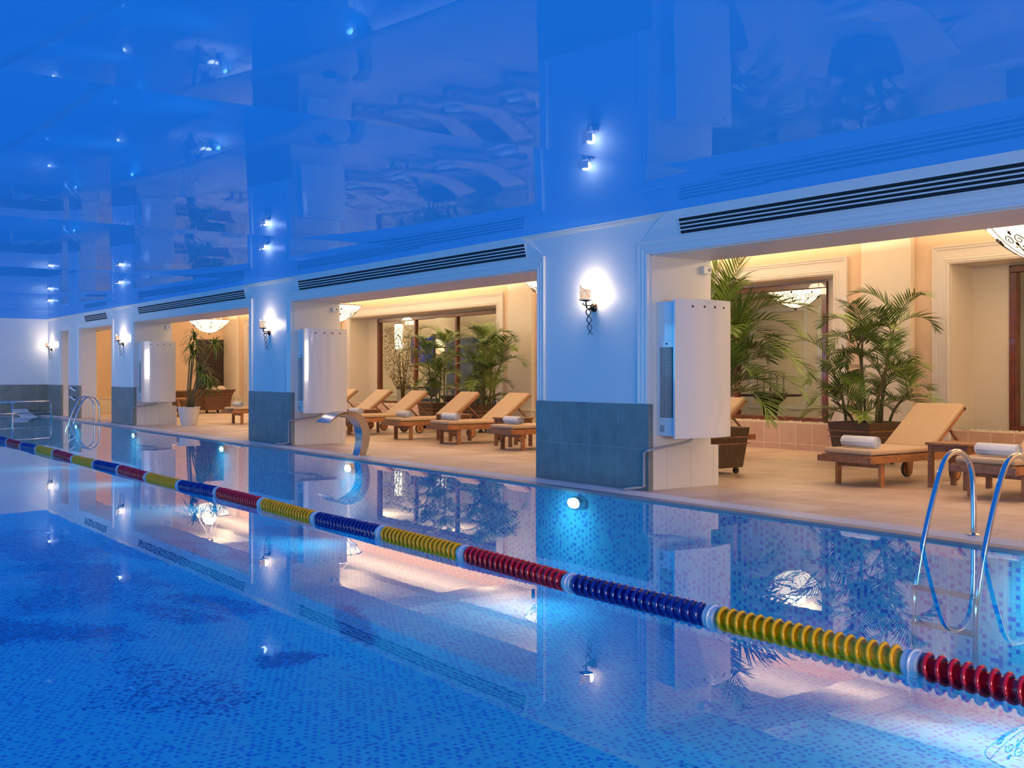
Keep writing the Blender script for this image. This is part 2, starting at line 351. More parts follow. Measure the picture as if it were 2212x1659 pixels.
# ------------------------------------------------------------------ room shell
OPEN = [(-6.0, -.4), (1.48, 8.453), (10.354, 17.32), (19.15, 26.22), (28.04, 31.20), (32.30, 33.23)]
PIL = [(-.4, 1.48), (8.453, 10.354), (17.32, 19.15), (26.22, 28.04), (31.20, 32.30), (33.23, 34.87)]
SOF = 2.43; DEP = .885; TOPZ = 2.84; TC = 3.45; XE = -34.87; XN = 6.0; TE = -36.1
PD = [DEP, DEP, DEP, DEP, .43, DEP]
m = MB()
for (a, b), dp in zip(PIL, PD): m.box(-b, -a, 0, dp, 0, SOF)
m.box(XE-.02, XN, 0, DEP, SOF, TC)
struct(m.build('wall_right', M_wall))
m = MB()
for (a, b), dp in zip(PIL, PD):
    m.box(-b-.012, -a+.012, .03, dp+.004, .02, SOF-.001)
struct(m.build('trim_1', M_reveal))          # painted jamb linings
m = MB()
for (a, b), dp in zip(PIL, PD): m.box(-b-.02, -a+.02, .045, dp+.115 if dp > .5 else dp+.01, 0, .437)
struct(m.build('trim_2', M_base, bevel=.004))  # cream tiled pillar bases
m = MB()
for a, b in PIL: m.box(-b-.022, -a+.022, -.02, .045, 0, .89)
struct(m.build('trim_3', M_stone, bevel=.004))  # stone cladding
# soffit lining
m = MB()
for a, b in OPEN: m.box(-b, -a, .03, DEP+.003, SOF-.012, SOF)
struct(m.build('trim_4', M_reveal))
def portal(mb, x0, x1, zb, zt, y, prof):
    """mitred moulding round an opening; prof = [(outward offset, protrusion towards -y)]"""
    path = [(x0, zb, -1, 0), (x0, zt, -1, 1), (x1, zt, 1, 1), (x1, zb, 1, 0)]
    vs = []
    for (x, z, sx, sz) in path:
        for (o, p) in prof: vs.append((x+sx*o, y-p, z+sz*o))
    n = len(prof); fs = []
    for i in range(3):
        for k in range(n-1): fs.append((i*n+k, i*n+k+1, (i+1)*n+k+1, (i+1)*n+k))
    fs.append(tuple(range(n))); fs.append(tuple(reversed(range(3*n, 4*n))))
    mb.add(vs, fs)
PROF = [(0, 0), (0, .022), (.022, .028), (.03, .016), (.058, .022), (.075, .03), (.082, .02), (.112, .026), (.13, .034), (.138, .034), (.138, 0)]
m = MB()
for a, b in OPEN[1:]: portal(m, -b-.0, -a+.0, .895, SOF-.0, 0, PROF)
struct(m.build('trim_5', M_trim))
# leaning fascia panels above the openings
m = MB(); FB = .05
def fy(z): return -FB*(z-2.57)/(TOPZ-.03-2.57)
for a, b in OPEN[:5]:
    ins = min(.5, (b-a)*.16)
    vs = [(-b-.13, 0, 2.57), (-a+.13, 0, 2.57), (-a-ins+.2, -FB, TOPZ-.01), (-b+ins-.2, -FB, TOPZ-.01), (-a-ins+.2+.1, 0, TOPZ-.01), (-b+ins-.2-.1, 0, TOPZ-.01)]
    m.add(vs, [(0, 1, 2, 3), (0, 3, 5), (1, 4, 2), (3, 2, 4, 5)])
struct(m.build('trim_6', M_wall, fix=True))
m = MB()
for (z0, z1, p) in ((TOPZ-.055, TOPZ-.04, .012), (TOPZ-.04, TOPZ-.018, .03), (TOPZ-.018, TOPZ+.0, .045)): m.box(XE, XN, -p, 0, z0, z1)
struct(m.build('trim_7', M_trim, bevel=.004))
# far end wall of the pool hall, opposite wall, wall behind the camera
struct(MB().box(XE-.25, XE, -15, .0, 0, TOPZ+.1).build('wall_back', M_wall))
struct(MB().box(XE, XE+.02, -15, -.02, 0, .89).build('trim_8', M_stoneY))
struct(MB().box(XE-.25, XN, -15.2, -15, 0, TOPZ+.1).build('wall_left', M_wall))
struct(MB().box(XE, XN, -15, -14.98, 0, .89).build('trim_9', M_stone))
struct(MB().box(XN, XN+.2, -15.2, 12, 0, TC+.2).build('wall_front', M_wall))
# stretch ceiling, one sagging membrane per bay
m = MB(); seams = [-36.0+.1]
x = -30.0
edges = [XE, -30.0, -24.1, -18.2, -12.3, -6.4, -.5, XN]
NX, NY = 22, 20
for i in range(len(edges)-1):
    a, b = edges[i], edges[i+1]; vs = []
    for j in range(NY+1):
        v = j/NY; y = -15+15*v; gy = 1-abs(2*v-1)**3.2
        for k in range(NX+1):
            u = k/NX; sag = .058*(1-(2*u-1)**2)*gy
            vs.append((a+(b-a)*u, y, TOPZ-.004-sag))
    fs = [(j*(NX+1)+k, (j+1)*(NX+1)+k, (j+1)*(NX+1)+k+1, j*(NX+1)+k+1) for j in range(NY) for k in range(NX)]
    m.add(vs, fs)
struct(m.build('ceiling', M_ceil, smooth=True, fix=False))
# floor: deck round the pool and terrace
PX0, PX1, PY0, PY1 = XE+.75, 2.2, -13.0, -.55
m = MB(); m.box(TE, XN, -.16, 6.7, -.2, 0); m.box(XE, PX0-.12, -15, -.16, -.2, 0); m.box(PX1+.12, XN, -15, -.16, -.2, 0); m.box(PX0-.12, PX1+.12, -15, PY0-.12, -.2, 0)
struct(m.build('floor', M_floor))
m = MB()
m.box(PX0-.12, PX1+.12, PY1-.012, PY1+.12, -.032, .002); m.box(PX0-.12, PX1+.12, PY0-.12, PY0+.012, -.032, .002); m.box(PX0-.12, PX0+.012, PY0, PY1, -.032, .002); m.box(PX1-.012, PX1+.12, PY0, PY1, -.032, .002)
struct(m.build('trim_10', M_coping, bevel=.012))
m = MB(); x = PX0-.12
m.box(PX0-.12, PX1+.12, PY1+.12, PY1+.128, -.03, .004); m.box(PX0-.12, PX1+.12, -.168, -.16, -.03, .004)
while x < PX1+.1: m.box(x, x+.017, PY1+.128, -.168, -.02, .003); x += .025
o = struct(m.build('overflow_grating', M_grate, fix=False)); 
struct(MB().box(PX0-.12, PX1+.12, PY1+.12, -.16, -.2, -.035).build('trim_11', M_dark))  # near-black strip put in for the shaded gutter under the grating
# pool shell
ZB = -1.16
def apx(px, py, z):       # point on a horizontal plane z seen at a pixel (used once, to lay out the mosaic picture)
    h = HC-z; f = h*2380/(py-808); r = (px-1106)/2380*f; return (-f*.816+r*.578, -D+f*.578+r*.816)
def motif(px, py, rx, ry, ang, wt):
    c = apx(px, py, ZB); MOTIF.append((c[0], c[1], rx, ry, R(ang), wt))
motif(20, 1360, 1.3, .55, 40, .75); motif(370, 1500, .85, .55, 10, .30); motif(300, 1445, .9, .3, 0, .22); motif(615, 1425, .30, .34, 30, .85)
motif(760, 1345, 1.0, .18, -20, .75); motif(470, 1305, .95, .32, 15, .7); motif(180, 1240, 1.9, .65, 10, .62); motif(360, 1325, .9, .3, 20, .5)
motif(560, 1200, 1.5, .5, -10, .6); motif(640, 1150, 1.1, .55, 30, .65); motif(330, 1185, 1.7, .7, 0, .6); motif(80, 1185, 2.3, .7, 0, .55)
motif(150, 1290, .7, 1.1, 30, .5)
M_mosf = _mosaic('pool_mosaic_floor', 'xy', True); M_mosx = _mosaic('pool_mosaic_side', 'xz'); M_mosy = _mosaic('pool_mosaic_end', 'yz')
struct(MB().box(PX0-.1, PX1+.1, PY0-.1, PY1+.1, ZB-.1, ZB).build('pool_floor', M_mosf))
m = MB(); m.box(PX0-.1, PX1+.1, PY1, PY1+.1, ZB, -.032); m.box(PX0-.1, PX1+.1, PY0-.1, PY0, ZB, -.032); struct(m.build('pool_side_wall', M_mosx))
m = MB(); m.box(PX0-.1, PX0, PY0, PY1, ZB, -.032); m.box(PX1, PX1+.1, PY0, PY1, ZB, -.032); struct(m.build('pool_end_wall', M_mosy))
o = MB().quad((PX0+.001, PY0+.001, -.02), (PX1-.001, PY0+.001, -.02), (PX1-.001, PY1-.001, -.02), (PX0+.001, PY1-.001, -.02)).build('pool_water', M_water, fix=False); o['kind'] = 'stuff'
o['label'] = 'clear still blue pool water mirroring the arcade'; o['category'] = 'water'

# ------------------------------------------------------------------ terrace behind the arcade
YB = 13.7-D; YW = 14.24-D
PORT = [(1.9, 8.89), (10.85, 17.85), (19.9, 26.9), (28.9, 34.15)]
ZP = 2.71; ZL = .427
m = MB(); cuts = [TE]
xs = sorted([(-b, -a) for a, b in PORT]); cur = TE
for x0, x1 in xs: m.box(cur, x0, YB, YW+.12, 0, TC); cur = x1
m.box(cur, XN, YB, YW+.12, 0, TC)
for x0, x1 in xs: m.box(x0, x1, YB, YW+.12, ZP+.012, TC)
struct(m.build('wall_terrace', M_peach))
WIN = [(a+.55, b-.55) for a, b in PORT]; ZW0, ZW1 = .40, 2.68
m = MB()
for (a, b), (c, d) in zip(PORT, WIN):
    m.box(-c, -a, YW, YW+.12, 0, ZP+.02); m.box(-b, -d, YW, YW+.12, 0, ZP+.02); m.box(-d, -c, YW, YW+.12, 0, ZW0); m.box(-d, -c, YW, YW+.12, ZW1, ZP+.02)
    m.box(-a-.0, -a-.012, YB, YW, 0, ZP); m.box(-b, -b+.012, YB, YW, 0, ZP); m.box(-b, -a, YB, YW, ZP, ZP+.012)
struct(m.build('trim_12', M_cream))
PROFW = [(0, 0), (0, .03), (.03, .045), (.04, .03), (.065, .038), (.08, .028), (.10, .03), (.105, .022), (.20, .022), (.205, .034), (.235, .034), (.24, .045), (.26, .045), (.26, 0)]
m = MB()
for a, b in PORT: portal(m, -b, -a, 0, ZP, YB, PROFW)
struct(m.build('trim_13', M_trimw))
m = MB()
for a, b in PORT: m.box(-b+.012, -a-.012, YB+.004, YB+.03, 0, ZL); 
struct(m.build('trim_14', M_ledge))
for i, (a, b) in enumerate(PORT[:3]):
    m = MB(); random.seed(3+i)
    m.box(-b+.02, -a-.02, YB+.03, YW, ZL-.06, ZL-.02)
    n = 1500 if i == 1 else 1100
    for k in range(n):
        x = random.uniform(-b+.04, -a-.04); y = YB+.045+random.random()**1.6*.45; r = random.uniform(.014, .026)
        m.lathe([(.001, -r*.55), (r*.8, -r*.3), (r, 0), (r*.7, r*.45), (.001, r*.6)], (x, y, ZL-.012+random.uniform(0, .014)), 5, Matrix.Rotation(random.random()*3, 3, 'Z') @ Matrix.Diagonal((1.3, .9, 1)))
    tag(m.build('pebbles', M_pebble, smooth=True, fix=False), ['cream pebbles on the tiled ledge under the rightmost window', 'cream pebbles on the ledge behind the two big palms', 'cream pebbles on the ledge behind the row of loungers'][i], 'pebbles', kind='stuff')
PIL2 = [(9.45, 10.29), (18.5, 19.36), (27.5, 28.4), (34.95, 36.1), (.45, 1.3)]
m = MB()
for a, b in PIL2: m.box(-b, -a, YB-.10, YB, 0, TC)
struct(m.build('trim_15', M_cream, bevel=.006))
m = MB()
segs = [(-8.89+.0, -8.89)]
for (a, b) in ((8.89+.26, 10.85-.26), (17.85+.26, 19.9-.26), (26.9+.26, 28.9-.26), (34.15+.26, 36.1), (-6, 1.64)):
    m.box(-b, -a, YB-.018, YB, 0, .40); m.box(-b, -a, YB-.04, YB, .40, .44); m.box(-b, -a, YB-.03, YB, 0, .10)
for a, b in PIL2: m.box(-b-.02, -a+.02, YB-.125, YB-.0, 0, .42); m.box(-b-.035, -a+.035, YB-.14, YB, .42, .46); m.box(-b-.035, -a+.035, YB-.14, YB, 0, .10)
struct(m.build('baseboard_terrace', M_cream, bevel=.004))
# terrace end wall with the dark door, ceiling with stepped cove
struct(MB().box(TE-.2, TE, DEP, YB, 0, TC).build('wall_terrace_end', M_peach))
m = MB(); m.box(TE, TE+.02, DEP, 6, 0, .40); m.box(TE, TE+.04, DEP, 6, .40, .44); m.box(TE, TE+.012, 1.2, 1.75, .55, 1.55)
struct(m.build('baseboard_end', M_cream))
struct(MB().box(TE-.02, XE-.0, 0, DEP, 0, TC).build('wall_terrace_corner', M_peach))
m = MB(); m.box(TE, XN, DEP, YB+.6, TC, TC+.1); m.box(TE, XN, DEP, 1.25, TC-.16, TC); m.box(TE, XN, 3.75, 4.05, TC-.22, TC)
for x in (-.6, -9.9, -18.9, -27.9): m.box(x-.4, x+.4, DEP+.01, YB-.01, TC-.20, TC-.001)
struct(m.build('ceiling_terrace', M_tceil))
d = thing('door_1', 'x', 'door'); 
for k in ('label', 'category'): del d[k]
struct(d)
dm = MB(); dm.box(TE, TE+.035, 4.93-.0, 5.42, 0, 2.36); dm.build('door_leaf', M_dark_wood, d, bevel=.006)
dm = MB(); dm.box(TE, TE+.03, 5.44, 5.88, 0, 2.36); dm.build('door_leaf', M_dark_wood, d, bevel=.006)
MB().box(TE, TE+.045, 5.40, 5.46, 0, 2.37).build('door_astragal', M_dark_wood, d)

# windows
for i, (a, b) in enumerate(WIN):
    w = bpy.data.objects.new('window_%d' % (i+1), None); C.objects.link(w); w.location = (-(a+b)/2, YW, 0); struct(w)
    h = (b-a)/2; f = MB(); F = .10
    f.box(-h, h, -.035, .09, ZW0, ZW0+F); f.box(-h, h, -.035, .09, ZW1-F, ZW1); f.box(-h, -h+F, -.035, .09, ZW0+F, ZW1-F); f.box(h-F, h, -.035, .09, ZW0+F, ZW1-F)
    f.box(-h-.0, h+.0, -.06, -.036, ZW0-.0, ZW0+.03)
    f.build('window_frame', M_frame, w, bevel=.008)
    n = 3; wdt = 2*h/n
    for k in range(1, n): MB().box(-h+k*wdt-.04, -h+k*wdt+.04, -.02, .08, ZW0+F, ZW1-F).build('mullion', M_frame, w, bevel=.006)
    for k in range(n):
        x0 = -h+k*wdt+(F if k == 0 else .04); x1 = -h+(k+1)*wdt-(F if k == n-1 else .04)
        MB().box(x0, x1, .03, .038, ZW0+F, ZW1-F).build('pane', M_glass, w)

# unseen windows added round the fill lamps, opposite the arcade and near end
def fill_window(n, loc, rz, w, h):
    o = bpy.data.objects.new('window_%d' % n, None); C.objects.link(o); o.location = loc; o.rotation_euler = (0, 0, rz); struct(o)
    f = MB(); t = .08
    f.box(-w/2-t, w/2+t, 0, .07, -h/2-t, -h/2); f.box(-w/2-t, w/2+t, 0, .07, h/2, h/2+t); f.box(-w/2-t, -w/2, 0, .07, -h/2, h/2); f.box(w/2, w/2+t, 0, .07, -h/2, h/2)
    f.build('window_frame', M_trim, o, bevel=.005)
    MB().box(-w/2, w/2, .005, .015, -h/2, h/2).build('pane', M_glass, o)
for i, x in enumerate((-30, -22, -14, -6)): fill_window(5+i, (x, -14.975, 1.85), 0, 5.5, 1.6)
fill_window(9, (XN-.005, -6.5, 1.7), R(90), 7, 1.5)

# interior rooms seen through the windows
YI0 = YW+.12; YI1 = YI0+4.2
m = MB(); m.box(TE, XN, YI0, YI1+.2, -.1, 0); struct(m.build('floor_interior', M_intf))
struct(MB().box(TE, XN, YI0, YI1+.2, 3.2, 3.3).build('ceiling_interior', M_tceil))
struct(MB().box(TE, XN, YI1, YI1+.2, 0, 3.2).build('wall_interior', M_int))
struct(MB().box(-19.2, -19.0, YI0, YI1, 0, 3.2).build('wall_interior_partition', M_int))
m = MB()
for x0, x1 in ((-26.9, -24.5), (-34.5, -32.2), (-17, -15.4), (-15.1, -13.6), (-13.3, -12.0)):
    for (a, b, c, d_) in ((x0, x1, .45, .50), (x0, x1, 2.55, 2.62), (x0, x0+.06, .50, 2.55), (x1-.06, x1, .50, 2.55)): m.box(a, b, YI1-.03, YI1, c, d_)
m.box(TE, XN, YI1-.05, YI1, .02, .16); m.box(TE, XN, YI1-.12, YI1, 3.05, 3.2)
struct(m.build('trim_16', M_white))
for x, w_ in ((-22.5, 90), (-14.2, 80), (-5, 70), (-27, 90), (-31, 130), (-34.5, 90)):
    lamp('interior_light', 'AREA', (x, YI0+2.2, 2.75), WARM, w_*1.3, shape='SQUARE', size=1.2, rot=(R(180), 0, 0))

# ------------------------------------------------------------------ air vents over the openings
def vent(t0, t1, label):
    th = math.atan(FB/(TOPZ-.03-2.57)); v = thing('vent_grille', label, 'vent', (-(t0+t1)/2, fy(2.595), 2.595), 0, 'slot vents above the openings'); w = (t1-t0)/2; H = .152
    Mx = Matrix.Rotation(th, 4, 'X')
    MB().box(-w, w, -.003, .004, 0, H, Mx).build('backing', M_dark, v)  # dark strip stands in for the shaded depth of the slots
    f = MB()
    for x0, x1, z0, z1 in ((-w-.012, w+.012, -.012, 0), (-w-.012, w+.012, H, H+.012), (-w-.012, -w, 0, H), (w, w+.012, 0, H)): f.box(x0, x1, -.008, .004, z0, z1, Mx)
    f.build('vent_frame', M_trim, v)
    for k in range(1, 4):
        z = H*k/4; MB().box(-w, w, -.010, .002, z-.0068, z+.0068, Mx).build('slat', M_trim, v)
    return v
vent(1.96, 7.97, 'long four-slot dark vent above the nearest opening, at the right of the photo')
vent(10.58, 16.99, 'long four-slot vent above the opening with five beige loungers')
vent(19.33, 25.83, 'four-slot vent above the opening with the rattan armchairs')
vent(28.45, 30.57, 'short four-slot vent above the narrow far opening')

# ------------------------------------------------------------------ air handling units on the jambs
def air_unit(t, y0, label):
    # local: origin on the jamb face at unit bottom, +x out of the jamb, +y into the terrace
    u = thing('air_unit', label, 'air conditioner', (-t+.012, y0, .544), 0, 'curved white air units on the pillars')
    b = MB(); b.frustum(0, .30, .03, .77, .02, 0, .30, .03, .77, 1.40); b.build('casing', M_unit, u, bevel=.006)
    g = MB(); g.box(.05, .27, .022, .03, .18, 1.0); g.build('grille_panel', M_unit, u, bevel=.003)
    MB().box(.07, .25, .018, .024, .21, .93).build('grille_shade_plate', M_grill, u)  # near-black plate put in for the shaded inside behind the mesh
    w = MB()
    for k in range(1, 10): x = .07+.18*k/10; w.box(x-.0012, x+.0012, .014, .02, .21, .93)
    for k in range(1, 40): z = .21+.72*k/40; w.box(.07, .25, .014, .02, z-.0012, z+.0012)
    w.build('grille_mesh', M_unit, u)
    MB().cyl((.16, .022, .965), (.16, .014, .965), .009, 10).build('lock', M_dark, u)
    MB().box(.06, .12, .024, .031, .06, .13).build('label_plate', M_pipe, u)
    # curved front cover, an arc bulging outwards
    n = 16; pts = []
    for k in range(n+1):
        a = -1+2*k/n; pts.append((.30+.075*(1-a*a), .40+.405*a))
    c = MB(); th = .012; vs = []
    for (x, y) in pts: vs += [(x, y, 0), (x, y, 1.42), (x-th, y, 1.42), (x-th, y, 0)]
    fs = [(0, 1, 2, 3), (4*n+3, 4*n+2, 4*n+1, 4*n)]
    for k in range(n):
        for q in range(4): fs.append((4*k+q, 4*k+4+q, 4*k+4+(q+1) % 4, 4*k+(q+1) % 4))
    c.add(vs, fs); c.box(.30, .312, -.005, .015, 0, 1.42); c.build('front_cover', M_unit, u, smooth='auto')
    for k in (4, 7, 10, 13):
        x, y = pts[k]; MB().cyl((x-.004, y, 1.345), (x+.004, y, 1.345), .012, 12).build('screw', M_dark, u)
    return u
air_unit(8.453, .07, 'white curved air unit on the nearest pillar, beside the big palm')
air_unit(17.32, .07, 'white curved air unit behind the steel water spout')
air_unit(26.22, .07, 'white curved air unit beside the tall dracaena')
def drain(t, label):
    m = MB(); x = -t+.045
    m.tube([(x+.10, .50, .545), (x+.07, .48, .50), (x+.02, .42, .475), (x+.0, .05, .43), (x, -.045, .415)], .014, 8)
    m.tube([(x, -.045, .42), (x-.04, -.05, .40), (x-.06, -.05, .36), (x-.06, -.05, .06), (x-.08, -.055, .035), (x-.10, -.09, .03), (x-.13, -.26, .022)], .014, 8)
    for p in ((x, -.045, .415), (x-.06, -.05, .38), (x-.06, -.05, .05), (x-.06, -.05, .22)): m.sphere(p, .019, 8)
    tag(m.build('drain_pipe', M_pipe, smooth=True), label, 'pipe', 'drain pipes below the air units')
drain(8.453, 'grey drain pipe bending down the corner of the nearest stone-clad pillar')
drain(17.32, 'grey drain pipe down the pillar corner left of the steel spout')
drain(26.22, 'grey drain pipe down the far pillar near the dracaena')
def sensor(t, label):
    s = thing('motion_sensor', label, 'sensor', (-t+.014, .78, 2.31), 0, 'small sensors at the pillar tops')
    MB().box(0, .055, -.05, .065, -.04, .04).build('housing', M_trim, s, bevel=.006)
    MB().lathe([(.018, 0), (.018, .004), (.012, .008), (.001, .009)], (.055, .03, 0), 16, Matrix.Rotation(pi/2, 3, 'Y')).build('lens', M_pipe, s, smooth='auto')
sensor(8.453, 'small white sensor high on the nearest pillar above the air unit')
sensor(17.32, 'small white sensor beside the sliver of glowing bowl lamp')
sensor(26.22, 'small white sensor on the far pillar above the dracaena')

# ------------------------------------------------------------------ wall sconces
def sconce(t, label, w=SCONCE_W):
    s = thing('wall_sconce', label, 'wall lamp', (-t, 0, 1.93), 0, 'iron wall sconces on the pillars')
    MB().lathe([(.001, .04), (.02, .038), (.04, .028), (.05, .012), (.055, 0)], (0, 0, 0), 24, Matrix.Rotation(pi/2, 3, 'X')).build('backplate', M_bronze, s, smooth=True)
    a = MB(); a.tube([(0, -.03, -.01), (0, -.07, -.025), (-.005, -.10, -.01), (0, -.115, .03), (0, -.115, .06)], .009, 8)
    a.tube([(.02, -.03, .02), (.05, -.08, .0), (.03, -.11, -.03), (0, -.105, -.01)], .007, 6); a.tube([(-.02, -.03, .02), (-.055, -.08, .02), (-.07, -.1, .035), (-.055, -.11, .045)], .007, 6)
    a.build('bracket', M_iron, s, smooth=True)
    MB().lathe([(.005, 0), (.05, .012), (.075, .02), (.078, .024), (.02, .018), (.001, .016)], (0, -.115, .055), 20).build('drip_cup', M_iron, s, smooth='auto')
    for ph in (0, pi):
        tl = MB(); pts = []; rr = []
        for k in range(41):
            u = k/40; pts.append((.034*sin(u*3.2*pi+ph)*(1-.25*u), -.085+.02*cos(u*3.2*pi+ph)+.03*u, -.03-.27*u)); rr.append(.0065*(1-.5*u))
        tl.tube(pts, rr, 7); tl.build('twisted_tail', M_iron, s, smooth=True)
    # half-round parchment shade with a curling top edge, open to the wall
    vs = []; n = 18; rad = .072
    def top(a): return .185+.055*math.exp(-((a-.30)/.22)**2) if a < .8 else .185
    for k in range(n+1):
        a = k/n; an = pi+pi*a; x = rad*cos(an); y = -.115+rad*.9*sin(an); zt = top(a)
        vs += [(x, y, .085), (x, y, .085+(zt-.085)*.5), (x, y, zt)]
    sh = MB(); sh.add(vs, [(3*k+q, 3*k+3+q, 3*k+4+q, 3*k+1+q) for k in range(n) for q in range(2)])
    o = sh.build('shade', M_shade, s, smooth=True, fix=False); sd = o.modifiers.new('thick', 'SOLIDIFY'); sd.thickness = .002
    rm = MB(); tp = [vs[3*k+2] for k in range(n+1)]; bt = [vs[3*k] for k in range(n+1)]
    rm.tube(tp, .0025, 5); rm.tube(bt, .0025, 5); rm.tube([bt[0], tp[0]], .0025, 5); rm.tube([bt[-1], tp[-1]], .0025, 5)
    st = []
    for k in range(2, 17):
        a = k/18; an = pi+pi*a; st.append((rad*1.02*cos(an), -.115+rad*.92*sin(an), .105+.07*abs(sin((k-2)*.45))))
    rm.tube(st, .0016, 4); rm.build('shade_wire', M_iron, s)
    MB().sphere((0, -.095, .135), .016, 8, (1, 1, 1.7)).build('bulb', M_bulb, s, smooth=True)
    lamp('sconce_light', 'POINT', (0, -.082, .14), (1, .80, .58), w, s, shadow_soft_size=.055)
    return s
for t, l in ((9.33, 'iron sconce with twisted tail on the nearest stone-clad pillar'), (18.25, 'iron sconce on the pillar left of the steel spout'),
             (27.1, 'iron sconce on the pillar left of the rattan armchairs'), (34.35, 'smallest farthest sconce beside the pool end wall')):
    sconce(t, l)

# ------------------------------------------------------------------ bowl chandeliers
def chandelier(x, y, zr, ztop, label, w=CHAND_W, grp='alabaster bowl chandeliers'):
    c = thing('bowl_chandelier', label, 'chandelier', (x, y, zr), 0, grp)
    R0 = .565; Dp = .36
    def bz(r): return -Dp*(1-(r/R0)**1.9)
    prof = [(max(.002, R0*i/16), bz(R0*i/16)) for i in range(17)]
    MB().lathe(prof, (0, 0, 0), 48).build('glass_bowl', M_alab, c, smooth=True, fix=False)
    MB().tube([(R0*1.005*cos(a*pi/24), R0*1.005*sin(a*pi/24), 0) for a in range(48)], .008, 6, closed=True).build('rim', M_bronze, c, smooth=True)
    for k in range(8):
        a = 2*pi*(k+.2)/8; MB().tube([(r*1.006*cos(a), r*1.006*sin(a), bz(r)-.004) for r in [R0*(.03+.97*i/10) for i in range(11)]], .0045, 5).build('rib', M_bronze, c)
    for k in range(8):
        sc = MB(); a0 = 2*pi*(k+.7)/8
        def at(u, s): r = R0*s; a = a0+u/max(s, .2); return (r*1.008*cos(a), r*1.008*sin(a), bz(r)-.006)
        # scrolls and leaves of ironwork lying on the glass
        for sg in (-1, 1):
            pts = []
            for i in range(22):
                q = i/21; rr = .02+.07*(1-q); an = q*2.6*pi
                pts.append(at(sg*(.10+rr*cos(an)), .74+rr*sin(an)))
            sc.tube(pts, .0058, 4)
            sc.tube([at(sg*.03*i/6*sin(i), .45+.25*i/6) for i in range(7)], .005, 4)
        for (u0, s0, dl) in ((0, .86, .05), (.0, .66, .045), (0, .50, .03), (.07, .60, .03), (-.07, .60, .03)):
            pts = [at(u0+dl*cos(j*pi/5)*(1 if j % 2 else .45), s0+dl*1.2*sin(j*pi/5)*(1 if j % 2 else .45)) for j in range(10)]
            sc.add(pts, [tuple(range(10))])
        sc.build('scroll_ornament', M_iron, c)
    MB().lathe([(.001, -.06), (.012, -.05), (.006, -.04), (.018, -.03), (.03, -.012), (.035, 0), (.001, .004)], (0, 0, -Dp), 14).build('finial', M_bronze, c, smooth=True)
    H = ztop-zr
    for k in range(4):
        a = pi/4+k*pi/2; rd = [(.40, -.1), (.34, .10), (.22, H*.4), (.10, H*.65), (.07, H*.9), (.09, H-.03)]
        MB().tube([(r*cos(a), r*sin(a), z) for r, z in rd], .009, 6).build('rod', M_white, c, smooth=True)
    MB().lathe([(.001, H-.06), (.05, H-.05), (.11, H-.02), (.12, H)], (0, 0, 0), 20).build('canopy', M_bronze, c, smooth=True)
    lamp('chandelier_light', 'POINT', (0, 0, .10), (1, .78, .50), w, c, shadow_soft_size=.18)
    pass
    return c
YC = 11.0-D
chandelier(-6.06, YC, 2.72, TC, 'glowing scroll-decorated bowl chandelier cut by the right edge of the photo')
chandelier(-14.2, YC, 2.72, TC, 'bowl chandelier almost hidden behind the nearest pillar')
chandelier(-22.3, YC, 2.72, TC, 'glowing bowl lamp peeking out behind the middle pillar and its sensor')
chandelier(-30.3, YC, 2.72, TC, 'whole glowing bowl chandelier above the rattan armchairs')
chandelier(-13.8, 16.3-D, 2.80, 3.2, 'bowl chandelier seen through the window behind the tall palm', 22)

